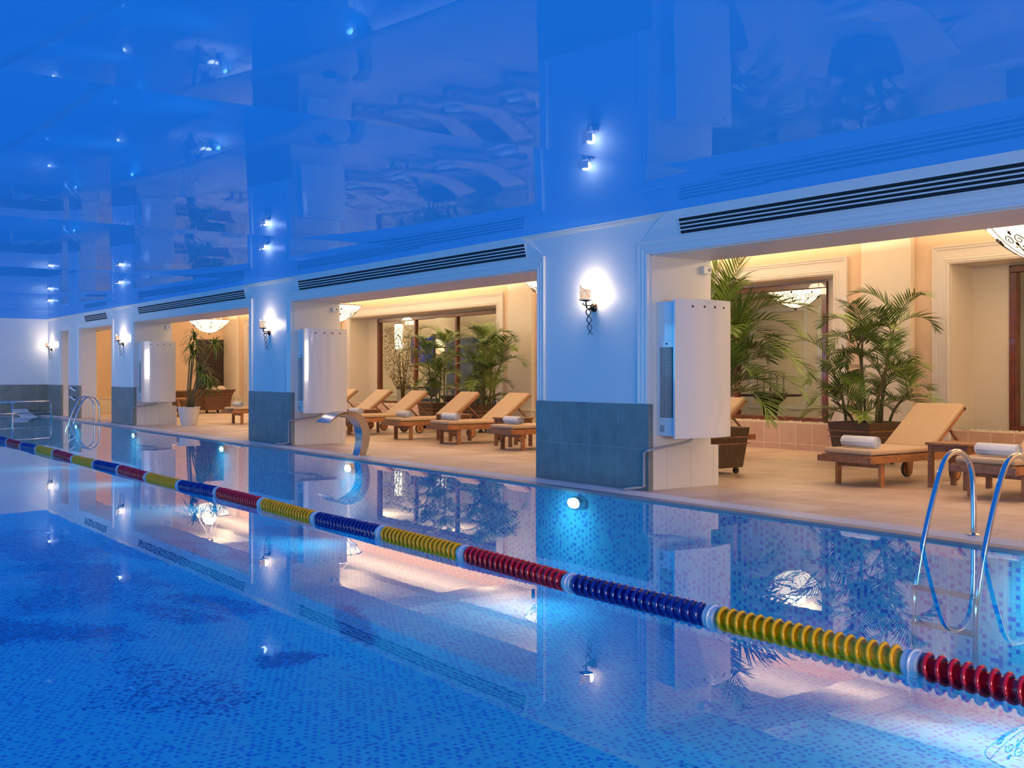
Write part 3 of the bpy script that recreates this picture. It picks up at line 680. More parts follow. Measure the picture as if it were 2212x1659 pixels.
# ------------------------------------------------------------------ sun loungers, towels, side tables
def make_lounger():
    L = thing('sun_lounger', '-', 'sun lounger', (0, 0, 0), 0, 'teak sun loungers on the terrace')
    for s in (-1, 1):
        MB().box(s*.325, s*.295, .03, 1.95, .255, .335).build('side_rail', M_teak, L, bevel=.004)
        fl = MB(); fl.box(s*.295-.035*s, s*.295+.0*s, .24, .31, 0, .30); fl.build('leg', M_teak, L, bevel=.004)
        rl = MB(); rl.frustum(s*.277-.014, s*.277+.014, 1.52, 1.60, .04, s*.277-.014, s*.277+.014, 1.49, 1.63, .30); rl.build('leg', M_teakd, L, bevel=.003)
        wm = Matrix.Rotation(pi/2, 3, 'Y')
        wh = MB(); wh.lathe([(.001, -.016), (.080, -.016), (.082, -.014), (.082, .014), (.080, .016), (.001, .016)], (s*.312, 1.56, .095), 28, wm)
        w = wh.build('wheel', M_teak, L, smooth='auto')
        ty = MB(); ty.lathe([(.081, -.015), (.093, -.015), (.095, -.01), (.095, .01), (.093, .015), (.081, .015)], (s*.312, 1.56, .095), 28, wm); ty.build('tyre', M_rubber, w, smooth='auto')
        hb = MB(); hb.lathe([(.001, -.022), (.013, -.020), (.015, -.016), (.015, .016), (.013, .020), (.001, .022)], (s*.312, 1.56, .095), 12, wm); hb.build('hub', M_iron, w, smooth='auto')
        MB().bar((s*.235, 1.50, .635), (s*.255, 1.86, .30), .022, .035, (1, 0, 0)).build('prop_strut', M_teakd, L, bevel=.003)
    e = MB(); e.box(-.345, .345, 0, .032, .258, .325); e.box(-.295, .295, .03, .085, .322, .34); e.build('foot_beam', M_teakd, L, bevel=.004)
    MB().box(-.295, .295, 1.90, 1.95, .26, .33).build('head_beam', M_teakd, L, bevel=.004); MB().box(-.26, .26, .25, .28, .20, .27).build('cross_bar', M_teakd, L, bevel=.004)
    sl = MB()
    for k in range(9): sl.box(-.295, .295, .11+.115*k, .19+.115*k, .322, .337)
    sl.build('slats', M_teakd, L)
    mt = MB(); mt.box(-.31, .31, .055, 1.14, .342, .402); mt.build('mattress', M_cush, L, smooth='auto', bevel=.024, seg=4)
    # backrest, hinged and raised
    an = atan2(.46, .62); Mb = Matrix.Translation((0, 1.12, .372)) @ Matrix.Rotation(an, 4, 'X')
    bf = MB()
    for s in (-1, 1): bf.box(s*.30, s*.272, .0, .795, -.055, -.02, Mb)
    for k in range(7): bf.box(-.27, .27, .04+.11*k, .10+.11*k, -.04, -.028, Mb)
    bf.box(-.30, .30, .765, .80, -.055, -.018, Mb); bf.build('backrest_frame', M_teak, L, bevel=.003)
    bc = MB(); bc.box(-.305, .305, .0, .79, -.022, .036, Mb); bc.build('back_cushion', M_cush, L, smooth='auto', bevel=.022, seg=4)
    return L
YL5 = 9.66-D; YL4 = 9.81-D
def towel_mesh():
    m = MB(); n = 230; turns = 5.5; r1 = .070; r0 = .008; th = .0042; hw = .215; pts = []
    for i in range(n+1):
        u = i/n; a = u*turns*2*pi; r = r0+(r1-r0)*u; pts.append((r, a))
    vs = []
    for (r, a) in pts:
        e = .012*(1-(r/r1))+random.uniform(-.0015, .0015)
        for (x, rr) in ((-hw+.006-e, r), (-hw-e, r-th), (hw+e, r-th), (hw-.006+e, r), ): vs.append((x, rr*cos(a), rr*sin(a)*.94+.066))
    fs = []
    for i in range(n):
        for q in range(4): fs.append((4*i+q, 4*i+4+q, 4*i+4+(q+1) % 4, 4*i+(q+1) % 4))
    m.add(vs, fs)
    m.lathe([(.001, -hw+.02), (r1-.008, -hw+.02), (r1-.008, hw-.02), (.001, hw-.02)], (0, 0, .066), 32, Matrix.Rotation(pi/2, 3, 'Y') @ Matrix.Diagonal((.93, 1, 1)))
    return m
LG = make_lounger(); TW = towel_mesh().build('rolled_towel', M_towel, smooth=True)
tag(TW, '-', 'towel', 'rolled white towels on the loungers')
loungers = [
 (7.535, YL5, 'teak lounger with tan cushion left of the near side table', 'rolled white towel on the lounger in front of the planter with the bushiest palm'),
 (5.95, YL5, 'teak lounger behind the near pool ladder, cut by the right edge', 'rolled white towel behind the near pool ladder'),
 (11.30, 10.15-D, 'lounger mostly hidden behind the nearest air unit and palm planter', None),
 (14.22, YL4, 'lounger cut by the nearest pillar, foot end showing, rightmost in the middle opening', 'rolled white towel closest to the nearest pillar, left of it'),
 (16.08, YL4, 'lounger second from the right in the middle opening', 'rolled white towel, second from the right in the middle opening'),
 (17.70, YL4, 'lounger third from the right in the middle opening', 'rolled white towel, third from the right in the middle opening'),
 (19.60, YL4, 'lounger whose foot end is behind the curved steel spout', 'rolled white towel just above the curved steel spout'),
 (21.10, YL4, 'lounger second from the left, raised back showing beside the air unit', None),
 (22.70, YL4, 'leftmost lounger in the middle opening, only its raised back showing', None),
 (25.60, 9.72-D, 'far lounger right of the rattan armchairs, only its foot end showing', 'rolled white towel on the far lounger right of the rattan armchairs'),
]
for i, (t, y, lb, tl) in enumerate(loungers):
    if i == 0: LG.location = (-t, y, 0); LG['label'] = lb
    else: dup(LG, (-t, y, 0), 0, lb)
    if tl:
        o = TW if i == 0 else TW.copy()
        if i: C.objects.link(o)
        o.location = (-t, y+.29, .4025); o.rotation_euler = (0, 0, random.uniform(-.05, .05)); o['label'] = tl
def make_table():
    T = thing('side_table', '-', 'side table', (0, 0, 0), 0, 'small square teak side tables')
    tp = MB()
    tp.box(-.25, .25, -.25, -.20, .452, .478); tp.box(-.25, .25, .20, .25, .452, .478)
    tp.box(-.25, -.20, -.20, .20, .452, .478); tp.box(.20, .25, -.20, .20, .452, .478)
    for k in range(6): tp.box(-.197+.066*k, -.135+.066*k, -.20, .20, .455, .476)
    tp.build('table_top', M_teakd, T, bevel=.003)
    ap = MB()
    for s in (-1, 1): ap.box(-.20, .20, s*.215, s*.195, .385, .452); ap.box(s*.215, s*.195, -.20, .20, .385, .452)
    ap.build('apron', M_teakd, T)
    for sx in (-1, 1):
        for sy in (-1, 1): MB().box(sx*.23, sx*.18, sy*.23, sy*.18, 0, .452).build('leg', M_teakd, T, bevel=.003)
    return T
TB = make_table()
for i, (t, Y, rz, lb) in enumerate(((6.75, 10.57, 0, 'teak side table beside the nearest lounger, behind the pool ladder'), (15.0, 10.65, 0, 'teak side table left of the nearest pillar behind a towel'),
        (16.85, 10.65, 0, 'teak side table second from the right in the middle opening'), (20.30, 10.65, 0, 'teak side table above the curved steel spout'))):
    if i == 0: TB.location = P(t, Y, 0); TB['label'] = lb
    else: dup(TB, P(t, Y, 0), rz, lb)

# ------------------------------------------------------------------ potted palms
def frond_mesh(mb, base, az, elev, L, droop, nl, ll, wd, rng, curl=.5):
    """pinnate frond: arching rachis with two rows of drooping leaflets"""
    p = Vector(base); pts = [p.copy()]; N = 14; e = elev; dirs = []
    for i in range(N):
        d = Vector((cos(az)*cos(e), sin(az)*cos(e), sin(e))); dirs.append(d); p = p+d*L/N; pts.append(p.copy()); e -= droop/N*(0.4+1.3*i/N)
    dirs.append(dirs[-1])
    mb.cur = 1; mb.tube(pts, [.006*(1-.8*i/N)+.0012 for i in range(N+1)], 5); mb.cur = 0
    side0 = Vector((-sin(az), cos(az), 0))
    for k in range(nl):
        s = .16+.84*k/(nl-1); f = s*N; i = min(N-1, int(f)); q = pts[i].lerp(pts[i+1], f-i); d = dirs[i]
        up = side0.cross(d)*-1
        if up.z < 0: up = -up
        le = ll*(sin(pi*(.18+.74*s))**.7)*rng.uniform(.85, 1.1); fw = .55+.9*s
        for sg in (-1, 1):
            v = (side0*sg*1.0+d*fw+up*rng.uniform(.15, .45)).normalized(); w = wd*rng.uniform(.8, 1.1); a = q.copy(); seg = 4
            lp = [a]; vv = v.copy()
            for j in range(seg): a = a+vv*le/seg; lp.append(a); vv = (vv+Vector((0, 0, -curl*.42*(j+1)/seg*rng.uniform(.6, 1.2)))).normalized()
            nrm = d.cross(v).cross(v).normalized(); ws = (.35, 1, .9, .55, .04)
            vs = []
            for j, c in enumerate(lp): vs += [c-nrm*w*ws[j]/2, c+nrm*w*ws[j]/2]
            mb.add(vs, [(2*j, 2*j+1, 2*j+3, 2*j+2) for j in range(seg)])
def planter_box(root, w, d, h, casters=True, mat=None):
    mat = mat or M_planter; k = .82
    b = MB(); z0 = .075; t = .03; w2, d2 = w/2, d/2
    o4 = [(-1, -1), (1, -1), (1, 1), (-1, 1)]
    vs = [(sx*w2*k, sy*d2*k, z0) for sx, sy in o4]+[(sx*w2, sy*d2, h) for sx, sy in o4]+[(sx*(w2-t), sy*(d2-t), h) for sx, sy in o4]+[(sx*(w2-t)*.9, sy*(d2-t)*.9, h-.12) for sx, sy in o4]
    fs = [(3, 2, 1, 0)]
    for r in range(3):
        for i in range(4): fs.append((r*4+i, r*4+(i+1) % 4, r*4+4+(i+1) % 4, r*4+4+i))
    b.add(vs, fs); b.build('planter_box', mat, root, bevel=.004)
    for z in (h-.115, h-.195):
        f = k+(1-k)*(z-z0)/(h-z0); bd = MB(); a, c = w2*f, d2*f
        bd.box(-a-.025, a+.025, -c-.012, -c, z-.007, z+.007); bd.box(-a-.025, a+.025, c, c+.012, z-.007, z+.007); bd.box(-a-.012, -a, -c-.02, c+.02, z-.007, z+.007); bd.box(a, a+.012, -c-.02, c+.02, z-.007, z+.007)
        bd.build('planter_band', M_teakd, root)
    for sx, sy in o4:
        x, y = sx*w2*k*.78, sy*d2*k*.78
        c = MB(); c.cyl((x-.018, y, .036), (x+.018, y, .036), .036, 16); c.cyl((x, y, .06), (x, y, .08), .012, 8); c.build('caster', M_rubber, root, smooth='auto')
    MB().box(-(w2-t)*.93, (w2-t)*.93, -(d2-t)*.93, (d2-t)*.93, h-.125, h-.07).build('soil', M_soil, root)
def palm(name, label, loc, w, d, h, canes, fr, seed, grp, rz=0, extra=(), ll=.30, ck=1.0, nl=20, wd=.022):
    """canes: [(x, y, height, lean_x, lean_y, fronds at top)]"""
    rng = random.Random(seed); r = thing(name, label, 'potted plant', loc, rz, grp); planter_box(r, w, d, h)
    for (x, y, H, lx, ly, nf) in canes:
        pts = []
        for i in range(9):
            u = i/8; pts.append((x+lx*u*u, y+ly*u*u, h-.09+(H-h+.09)*u))
        c = MB(); rr = [.020-.006*i/8 for i in range(9)]
        c.tube(pts, rr, 8)
        for i in range(1, 9): c.lathe([(.019, -.004), (.023, 0), (.019, .004)], pts[i-1], 8)
        c.build('cane', M_cane, r, smooth=True)
        a0 = rng.random()*6.28
        for k in range(nf):
            az = a0+k*2.4+rng.uniform(-.3, .3); lv = k/nf; el = (1.25-.95*lv)+rng.uniform(-.1, .1)
            Lf = fr*(1-.12*lv)*rng.uniform(.85, 1.1); zz = H-.02-.30*lv*rng.random()-.08*lv
            u = (zz-h+.09)/(H-h+.09); b = (x+lx*u*u, y+ly*u*u, zz)
            m = MB(); frond_mesh(m, b, az, el, Lf, 1.25+.8*rng.random(), nl, ll, wd, rng)
            m.build('frond', [M_leaf if rng.random() < .6 else M_leaf2, M_cane], r, fix=False)
    for (x, y, z, az, el, L, dr) in extra:
        m = MB(); frond_mesh(m, (x, y, z), az, el, L, dr, nl, ll*1.05, wd, rng); m.build('frond', [M_leaf2, M_cane], r, fix=False)
    return r
G = 'potted palms in brown planters'
palm('potted_palm', 'tallest areca palm in a wheeled planter beside the nearest air unit', P(9.52, 9.70, 0), .66, .66, .56,
     [(-.1, -.05, 1.35, .15, .1, 5), (.08, .08, 1.70, .05, .1, 5), (.12, -.1, 1.15, .35, -.05, 5), (-.05, .12, 1.95, -.1, .2, 5), (.0, -.12, .85, .3, -.1, 5), (.05, .0, 1.55, .35, .1, 5)], .85, 11, G,
     extra=((.05, .05, 1.7, .1, 1.22, 1.05, .15), (0, 0, 1.50, .35, .75, 1.25, 1.7), (.1, 0, 1.3, .15, .6, 1.25, 1.8), (.1, 0, 1.05, .5, .5, 1.15, 1.7), (.1, 0, .9, 0, .45, 1.0, 2.0), (.1, .1, 1.6, .6, .9, 1.2, 1.6), (.1, .1, 1.15, .8, .7, 1.2, 1.9), (-.1, .05, 1.9, 1.2, 1.40, .65, .1)), ll=.40, nl=20, wd=.028)
palm('potted_palm', 'bushy areca palm in a long brown planter behind the nearest lounger', P(9.25, 12.35, 0), .66, .80, .565,
     [(-.18, -.2, 1.25, -.15, -.1, 5), (-.1, .1, 1.62, -.2, .1, 6), (.02, -.15, 1.78, .1, -.1, 6), (.12, .15, 1.90, .15, .1, 7), (.18, -.05, 1.35, .25, -.1, 6), (0, .25, 1.05, 0, .15, 5), (-.2, 0, .85, -.3, -.1, 5), (.1, -.25, .75, .15, -.25, 5), (.2, .2, 1.0, .3, .1, 5)], .72, 5, G, ll=.32)
palm('potted_palm', 'tall palm in a brown planter, right one of the pair behind the loungers', P(18.95, 12.7, 0), .66, .66, .56,
     [(-.1, -.1, 1.5, .05, -.1, 6), (.1, .1, 1.75, .1, 0, 6), (.1, -.12, 1.3, .35, -.1, 6), (-.12, .1, 1.15, -.1, .1, 6), (.0, .0, 1.9, .0, 0, 6), (.15, 0, .85, .3, -.1, 5), (-.15, 0, .8, -.2, -.1, 5), (.18, .1, 1.55, .4, 0, 5)], .68, 21, G, ll=.32)
palm('potted_palm', 'tall palm in a brown planter, left one of the pair behind the loungers', P(20.75, 12.7, 0), .66, .66, .56,
     [(-.1, -.1, 1.7, -.1, -.1, 6), (.1, .1, 1.85, .05, 0, 7), (.1, -.1, 1.2, .1, -.1, 6), (-.1, .1, 1.3, -.1, .1, 6), (0, 0, .9, -.1, -.1, 5)], .72, 33, G, ll=.32)
def dracaena(label, loc):
    rng = random.Random(4); r = thing('potted_dracaena', label, 'potted plant', loc, 0)
    MB().lathe([(.001, .0), (.17, 0), (.20, .12), (.25, .40), (.265, .41), (.265, .43), (.235, .43), (.22, .36), (.001, .35)], (0, 0, 0), 28).build('pot', M_potw, r, smooth='auto')
    MB().lathe([(.001, .36), (.21, .36)], (0, 0, 0), 20).build('soil', M_soil, r)
    for (hx, hy, hz, bx, by) in ((.08, .10, 2.06, 0, 0), (.28, .52, 1.88, .05, .05), (.12, .08, 1.62, -.03, .02), (.05, .25, 1.32, -.05, .05), (.22, .32, 1.12, .06, 0), (.15, .0, 1.80, 0, -.05), (.26, .42, .90, .05, .05)):
        c = MB(); c.tube([(bx, by, .35), (bx+(hx-bx)*.25, by+(hy-by)*.2, .35+(hz-.35)*.4), (bx+(hx-bx)*.6, by+(hy-by)*.6, .35+(hz-.35)*.75), (hx, hy, hz)], [.022, .018, .015, .012], 7); c.build('stem', M_cane, r, smooth=True)
        m = MB()
        for k in range(46):
            az = k*2.4; e = rng.uniform(-.1, 1.35); L = rng.uniform(.32, .50); p = Vector((hx, hy, hz-.06+.08*rng.random())); w = .026; vs = []
            sd = Vector((-sin(az), cos(az), 0))
            for j in range(6):
                ww = w*(.6, 1, .95, .8, .5, .05)[j]; vs += [p-sd*ww/2, p+sd*ww/2]
                p = p+Vector((cos(az)*cos(e), sin(az)*cos(e), sin(e)))*L/5; e -= .42
            m.add(vs, [(2*j, 2*j+1, 2*j+3, 2*j+2) for j in range(5)])
        m.build('leaf_crown', M_leaf, r, fix=False)
dracaena('tall dracaena with spiky leaf crowns in a white pot', P(25.42, 8.74, 0))

# ------------------------------------------------------------------ rattan armchairs and little table
def armchair(label, loc, rz):
    a = thing('rattan_armchair', label, 'armchair', loc, rz, 'rattan armchairs at the far end')
    # body: U shaped wall flaring outwards towards its rim; local +y is the front
    outer = [(-.52, .42), (-.55, -.1), (-.50, -.38), (-.30, -.48), (.30, -.48), (.50, -.38), (.55, -.1), (.52, .42)]
    inner = [(-.36, .42), (-.36, -.1), (-.34, -.26), (-.22, -.32), (.22, -.32), (.34, -.26), (.36, -.1), (.36, .42)]
    zs = [(.10, .86), (.30, .88), (.50, .94), (.62, 1.02), (.69, 1.12), (.72, 1.13)]
    m = MB(); n = len(outer); vs = []
    for z, k in zs: vs += [(x*k, y*k if y < .4 else y, z) for x, y in outer]
    vs += [(x*1.02, y, .72) for x, y in inner]; vs += [(x, y, .10) for x, y in inner]
    fs = []; L = len(zs)+2
    for r in range(L-1):
        for i in range(n-1): fs.append((r*n+i, r*n+i+1, (r+1)*n+i+1, (r+1)*n+i))
    for i in (0, n-1): fs.append(tuple(r*n+i for r in range(L)))
    for i in range(n-1): fs.append((i, i+1, (L-1)*n+i+1, (L-1)*n+i))
    m.add(vs, fs); m.box(-.36, .36, -.30, .40, .12, .30); m.build('woven_body', M_wicker, a)
    c = MB(); c.box(-.34, .34, -.28, .43, .30, .42); c.build('seat_cushion', M_cush, a, bevel=.04, seg=4, smooth='auto')
    for x in (-.17, .17):
        p = MB(); p.sphere((x, -.22, .66), .19, 12, (1, .5, .95)); p.build('back_pillow', M_towel if False else M_cush2, a, smooth=True)
    for sx in (-1, 1):
        for sy in (-1, 1): MB().lathe([(.025, 0), (.035, .03), (.04, .10)], (sx*.38, sy*.33, 0), 12).build('foot', M_dark_wood, a, smooth='auto')
    return a
M_cush2 = plain('blush_canvas', (.70, .52, .40), .85, noise=.05)
armchair('rattan armchair seen from behind in front of the dark door', (-33.2, 12.15-D, 0), R(100))
armchair('rattan armchair half hidden behind the dracaena stem', (-31.9, 10.55-D, 0), R(20))
st = thing('carved_stool', 'small carved wooden stool table beside the dracaena', 'stool', (-30.6, 10.35-D, 0))
MB().lathe([(.001, .48), (.22, .48), (.23, .50), (.23, .53), (.001, .54)], n=24).build('stool_top', M_teak, st, smooth='auto')
for k in range(4):
    an = k*pi/2+.5; MB().tube([(.19*cos(an), .19*sin(an), 0), (.12*cos(an), .12*sin(an), .22), (.18*cos(an), .18*sin(an), .48)], .03, 8).build('leg', M_teak, st, smooth=True)

# ------------------------------------------------------------------ pool ladders, steel spout, railing
def ladder(t0, label):
    """pair of arched handrails; local origin on the deck between the flanges"""
    l = thing('pool_ladder', label, 'pool ladder', (-t0, 7.545-D, 0), 0, 'steel pool ladders')
    pr = [(.0, .0), (.0, .20), (-.01, .42), (-.045, .53), (-.11, .60), (-.20, .635), (-.29, .625), (-.36, .585), (-.42, .50), (-.50, .33), (-.60, .08), (-.66, -.10), (-.72, -.35), (-.73, -.60), (-.73, -.95)]
    # smooth the path
    def sm(p):
        q = [p[0]]
        for a, b in zip(p, p[1:]): q += [(a[0]*.75+b[0]*.25, a[1]*.75+b[1]*.25), (a[0]*.25+b[0]*.75, a[1]*.25+b[1]*.75)]
        return q+[p[-1]]
    pr = sm(sm(pr))
    for s in (-.235, .235):
        MB().tube([(s, y, z) for y, z in pr], .0215, 14).build('handrail', M_steel, l, smooth=True)
        MB().lathe([(.001, .006), (.022, .018), (.032, .014), (.052, .006), (.054, 0)], (s, 0, .003), 24).build('flange', M_steelb, l, smooth='auto')
    for z in (-.30, -.55, -.80):
        MB().box(-.235, .235, -.77, -.69, z-.012, z+.012).build('tread', M_steelb, l, bevel=.004)
    return l
ladder(4.47, 'near steel pool ladder with arched rails at the right edge')
ladder(28.80, 'far steel pool ladder by the narrow openings')
def spout():
    s = thing('water_spout', 'curved steel water spout arching over the pool edge', 'water spout', (-14.62, 7.585-D, 0))
    Y0 = 7.585
    outer = [(7.64, 0), (7.675, .10), (7.70, .22), (7.70, .33), (7.675, .44), (7.62, .535), (7.53, .61), (7.42, .65), (7.30, .655), (7.19, .632), (7.09, .58), (6.99, .50)]
    inner = [(7.526, 0), (7.555, .10), (7.575, .22), (7.575, .31), (7.56, .39), (7.52, .47), (7.455, .54), (7.38, .585), (7.29, .607), (7.19, .60), (7.09, .56), (6.99, .493)]
    wd = [.20, .205, .215, .225, .24, .26, .285, .31, .34, .37, .40, .43]
    m = MB(); vs = []
    def up(a):
        q = []
        for i in range(len(a)-1):
            for k in range(3):
                u = k/3; p0 = a[max(i-1, 0)]; p1 = a[i]; p2 = a[i+1]; p3 = a[min(i+2, len(a)-1)]
                f = lambda c: .5*(2*p1[c]+(p2[c]-p0[c])*u+(2*p0[c]-5*p1[c]+4*p2[c]-p3[c])*u*u+(3*p1[c]-p0[c]-3*p2[c]+p3[c])*u**3)
                q.append((f(0), f(1)))
        return q+[a[-1]]
    o2 = up(outer); i2 = up(inner); w2 = [w for w, _ in up([(w, 0) for w in wd])]
    for (oy, oz), (iy, iz), w in zip(o2, i2, w2):
        vs += [(-w/2, oy-Y0, oz), (w/2, oy-Y0, oz), (w/2, iy-Y0, iz), (-w/2, iy-Y0, iz)]
    n = len(o2); fs = [(0, 1, 2, 3), tuple(4*(n-1)+k for k in (3, 2, 1, 0))]
    for i in range(n-1):
        for q in range(4): fs.append((4*i+q, 4*i+4+q, 4*i+4+(q+1) % 4, 4*i+(q+1) % 4))
    m.add(vs, fs); m.build('blade', M_steelb, s, smooth='auto')
    MB().box(-.17, .17, -.10, .10, 0, .008).build('base_plate', M_steelb, s, bevel=.003)
    for sx in (-1, 1):
        for sy in (-1, 1): MB().cyl((sx*.14, sy*.075, .006), (sx*.14, sy*.075, .02), .009, 8).build('bolt', M_steel, s)
spout()
def railing():
    r = thing('hand_railing', 'low two-rail steel railing standing in the water at the far end', 'railing', (-32.2, 7.25-D, 0))
    d = Vector((.55, -1, 0)).normalized()
    r.location = (-31.5, -.66, 0)
    L = 2.9; top = .47
    m = MB(); pts = [(0, 0, -.9), (0, 0, top-.10)]+[tuple(d*.10*(1-cos(a))+Vector((0, 0, top-.10+.10*sin(a)))) for a in (.4, .8, 1.2, 1.57)]+[tuple(d*L+Vector((0, 0, top)))]
    m.tube(pts, .024, 12); m.build('top_rail', M_steel, r, smooth=True)
    MB().tube([(0, 0, .17), tuple(d*L+Vector((0, 0, .17)))], .017, 10).build('lower_rail', M_steel, r, smooth=True)
    for u in (1.25, 2.5): MB().tube([tuple(d*u+Vector((0, 0, -.9))), tuple(d*u+Vector((0, 0, top)))], .022, 10).build('post', M_steel, r, smooth=True)
railing()
# white curved inlet chute at the far corner
c = MB(); pts = []
for k in range(13):
    u = k/12; pts.append((XE+.25+1.3*u, .17-.18*u**.6))
vs = []
for (x, z) in pts: vs += [(x, -1.02, z), (x, -.62, z), (x, -.62, z-.02), (x, -1.02, z-.02)]
fs = [(0, 1, 2, 3), (51, 50, 49, 48)]
for k in range(12):
    for q in range(4): fs.append((4*k+q, 4*k+4+q, 4*k+4+(q+1) % 4, 4*k+(q+1) % 4))
c.add(vs, fs); c.box(XE+.03, XE+.27, -1.02, -.62, .0, .17)
tag(c.build('water_chute', M_white, smooth='auto'), 'pale curved chute entering the water at the far corner', 'chute')
b = thing('pool_bench', 'dark grey stone bench along the far pool end wall', 'bench', (XE+.3, -4.0, 0))
MB().box(-.26, .16, -3.5, 2.2, 0, .14).build('bench_seat', M_coping, b, bevel=.01)
MB().box(-.26, -.18, -3.5, 2.2, .14, .24).build('bench_back', M_coping, b, bevel=.01)
for z, lb in ((.80, 'upper curved light blue hook on the narrow far pillar'), (.545, 'lower curved light blue hook on the narrow far pillar')):
    h = MB(); h.tube([(-31.95, -.05, z-.03), (-31.85, -.09, z+.015), (-31.72, -.12, z+.03), (-31.58, -.12, z+.01), (-31.48, -.06, z-.05)], .028, 8)
    h.cyl((-31.48, -.02, z-.05), (-31.48, -.08, z-.05), .03, 8)
    tag(h.build('wall_hook', M_white, smooth=True), lb, 'hook', 'curved hooks on the far pillar')
# underwater lamp fittings
for t, nm in zip(LAMP_T[2:], ('round pool lamp in the water below the nearest stone-clad pillar', 'round pool lamp under the curved steel spout', 'round pool lamp below the far lounger',
        'round pool lamp below the far air unit', 'round pool lamp at the foot of the far ladder')):
    u = thing('pool_lamp', nm, 'pool light', (-t, PY1, -.13), 0, 'underwater lamps along the pool side')
    MB().lathe([(.001, .05), (.05, .045), (.065, .03), (.07, .01)], (0, 0, 0), 24, Matrix.Rotation(pi/2, 3, 'X')).build('lens', M_uw, u, smooth=True)
    u.scale = (1.35, 1, .8)
    MB().lathe([(.075, 0), (.075, .085), (.083, .085), (.09, 0)], (0, 0, 0), 24, Matrix.Rotation(pi/2, 3, 'X')).build('ring', M_steel, u, smooth='auto')

# ------------------------------------------------------------------ lane rope
def lane():
    l = thing('lane_rope', 'red, yellow and blue floating lane rope crossing the pool', 'lane rope', (0, 4.0-D, -.005))
    N = 29; seg = 1.142; start = -2.76+seg*5           # x of connector 0 (nearest)
    cols = []
    seq = {0: 'r', 1: 'y', 2: 'b', 3: 'r', 4: 'y', 5: 'b', 6: 'y', 7: 'r', 8: 'b', 9: 'y', 10: 'r', 11: 'b', 12: 'y', 13: 'r', 14: 'y', 15: 'b', 16: 'r', 17: 'b'}
    mats = {'r': M_red, 'y': M_yel, 'b': M_blu}
    def zoff(k): return .010*sin(k*1.9)+.006*sin(k*.7+1)
    # unit float: core with helical fin, one metre long, shared by every segment
    def unit(mat):
        m = MB(); L = seg-.075; r = .052
        m.lathe([(.012, 0), (.040, .006), (.040, L-.006), (.012, L)], (0, 0, 0), 14, Matrix.Rotation(pi/2, 3, 'Y'))
        turns = 18; pts = []; n = turns*14
        for i in range(n+1):
            a = 2*pi*turns*i/n; x = .012+(L-.024)*i/n; pts.append((x, r*cos(a), r*sin(a)))
        m.tube(pts, .0105, 7)
        # webs between the core and the fin
        vs = []; fs = []
        for i, p in enumerate(pts): vs += [p, (p[0]+.012, p[1]*.5, p[2]*.5)]
        fs = [(2*i, 2*i+1, 2*i+3, 2*i+2) for i in range(n)]
        m.add(vs, fs)
        return m.build('float', mat, l, smooth=True, fix=False)
    units = {}
    def cm():
        m = MB(); m.lathe([(.015, -.040), (.050, -.038), (.057, -.030), (.057, -.004), (.061, 0), (.061, .006), (.055, .010), (.054, .034), (.045, .040), (.015, .040)], (0, 0, 0), 28, Matrix.Rotation(pi/2, 3, 'Y'))
        return m.build('connector', M_conn, l, smooth='auto')
    c0 = None
    for k in range(N):
        x = 2.0-.1-k*seg if False else -(2.76-seg*4)-k*seg     # connector position
        j = k-4                                                 # index of the segment beyond connector at t = 2.76 + j*seg
        z = zoff(k)
        if c0 is None: c0 = cm(); o = c0
        else: o = c0.copy(); C.objects.link(o)
        o.location = (x, 0, z)
        if k < N-1:
            ch = seq.get(j+1, 'ryb'[(j+20) % 3]) if j >= -1 else 'byr'[(j+30) % 3]
            if ch not in units: units[ch] = unit(mats[ch]); u = units[ch]
            else: u = units[ch].copy(); C.objects.link(u)
            z2 = zoff(k+1); u.location = (x-seg+.0375, 0, z2+(z-z2)*.03); u.rotation_euler = (0, -atan2(z-z2, seg), 0)
    MB().cyl((1.9, 0, 0), (-33.9, 0, 0), .004, 6).build('cable', M_steelb, l)
    return l
lane()

# ------------------------------------------------------------------ things seen through the windows
def round_table():
    t = thing('pedestal_table', 'dark round pedestal table seen through the window behind the tall palm', 'table', P(14.15, 16.0, 0))
    MB().lathe([(.001, .78), (.55, .78), (.60, .795), (.60, .82), (.001, .825)], n=36).build('table_top', M_dark_wood, t, smooth='auto')
    MB().lathe([(.001, 0), (.30, 0), (.26, .06), (.12, .14), (.13, .45), (.16, .62), (.30, .75), (.32, .78)], n=24).build('pedestal', M_dark_wood, t, smooth='auto')
    k = thing('iron_candle_stand', 'scrolled iron candle stand on the round pedestal table', 'candle stand', P(14.15, 16.0, .825))
    MB().box(-.38, .38, -.04, .04, 0, .02).build('base', M_iron, k)
    for i in range(5):
        x = -.32+.16*i; h = .30+.03*(i % 2)
        m = MB(); m.tube([(x, 0, .02), (x, 0, h)], .007, 6); m.tube([(x+.035*cos(a*.52), 0, h+.035+.035*sin(a*.52)) for a in range(12)], .006, 5, closed=True)
        m.tube([(x-.075, 0, .03), (x-.03, 0, .05), (x, 0, .13)], .006, 5); m.tube([(x+.075, 0, .03), (x+.03, 0, .05), (x, 0, .13)], .006, 5)
        m.build('scroll_stem', M_iron, k, smooth=True)
round_table()
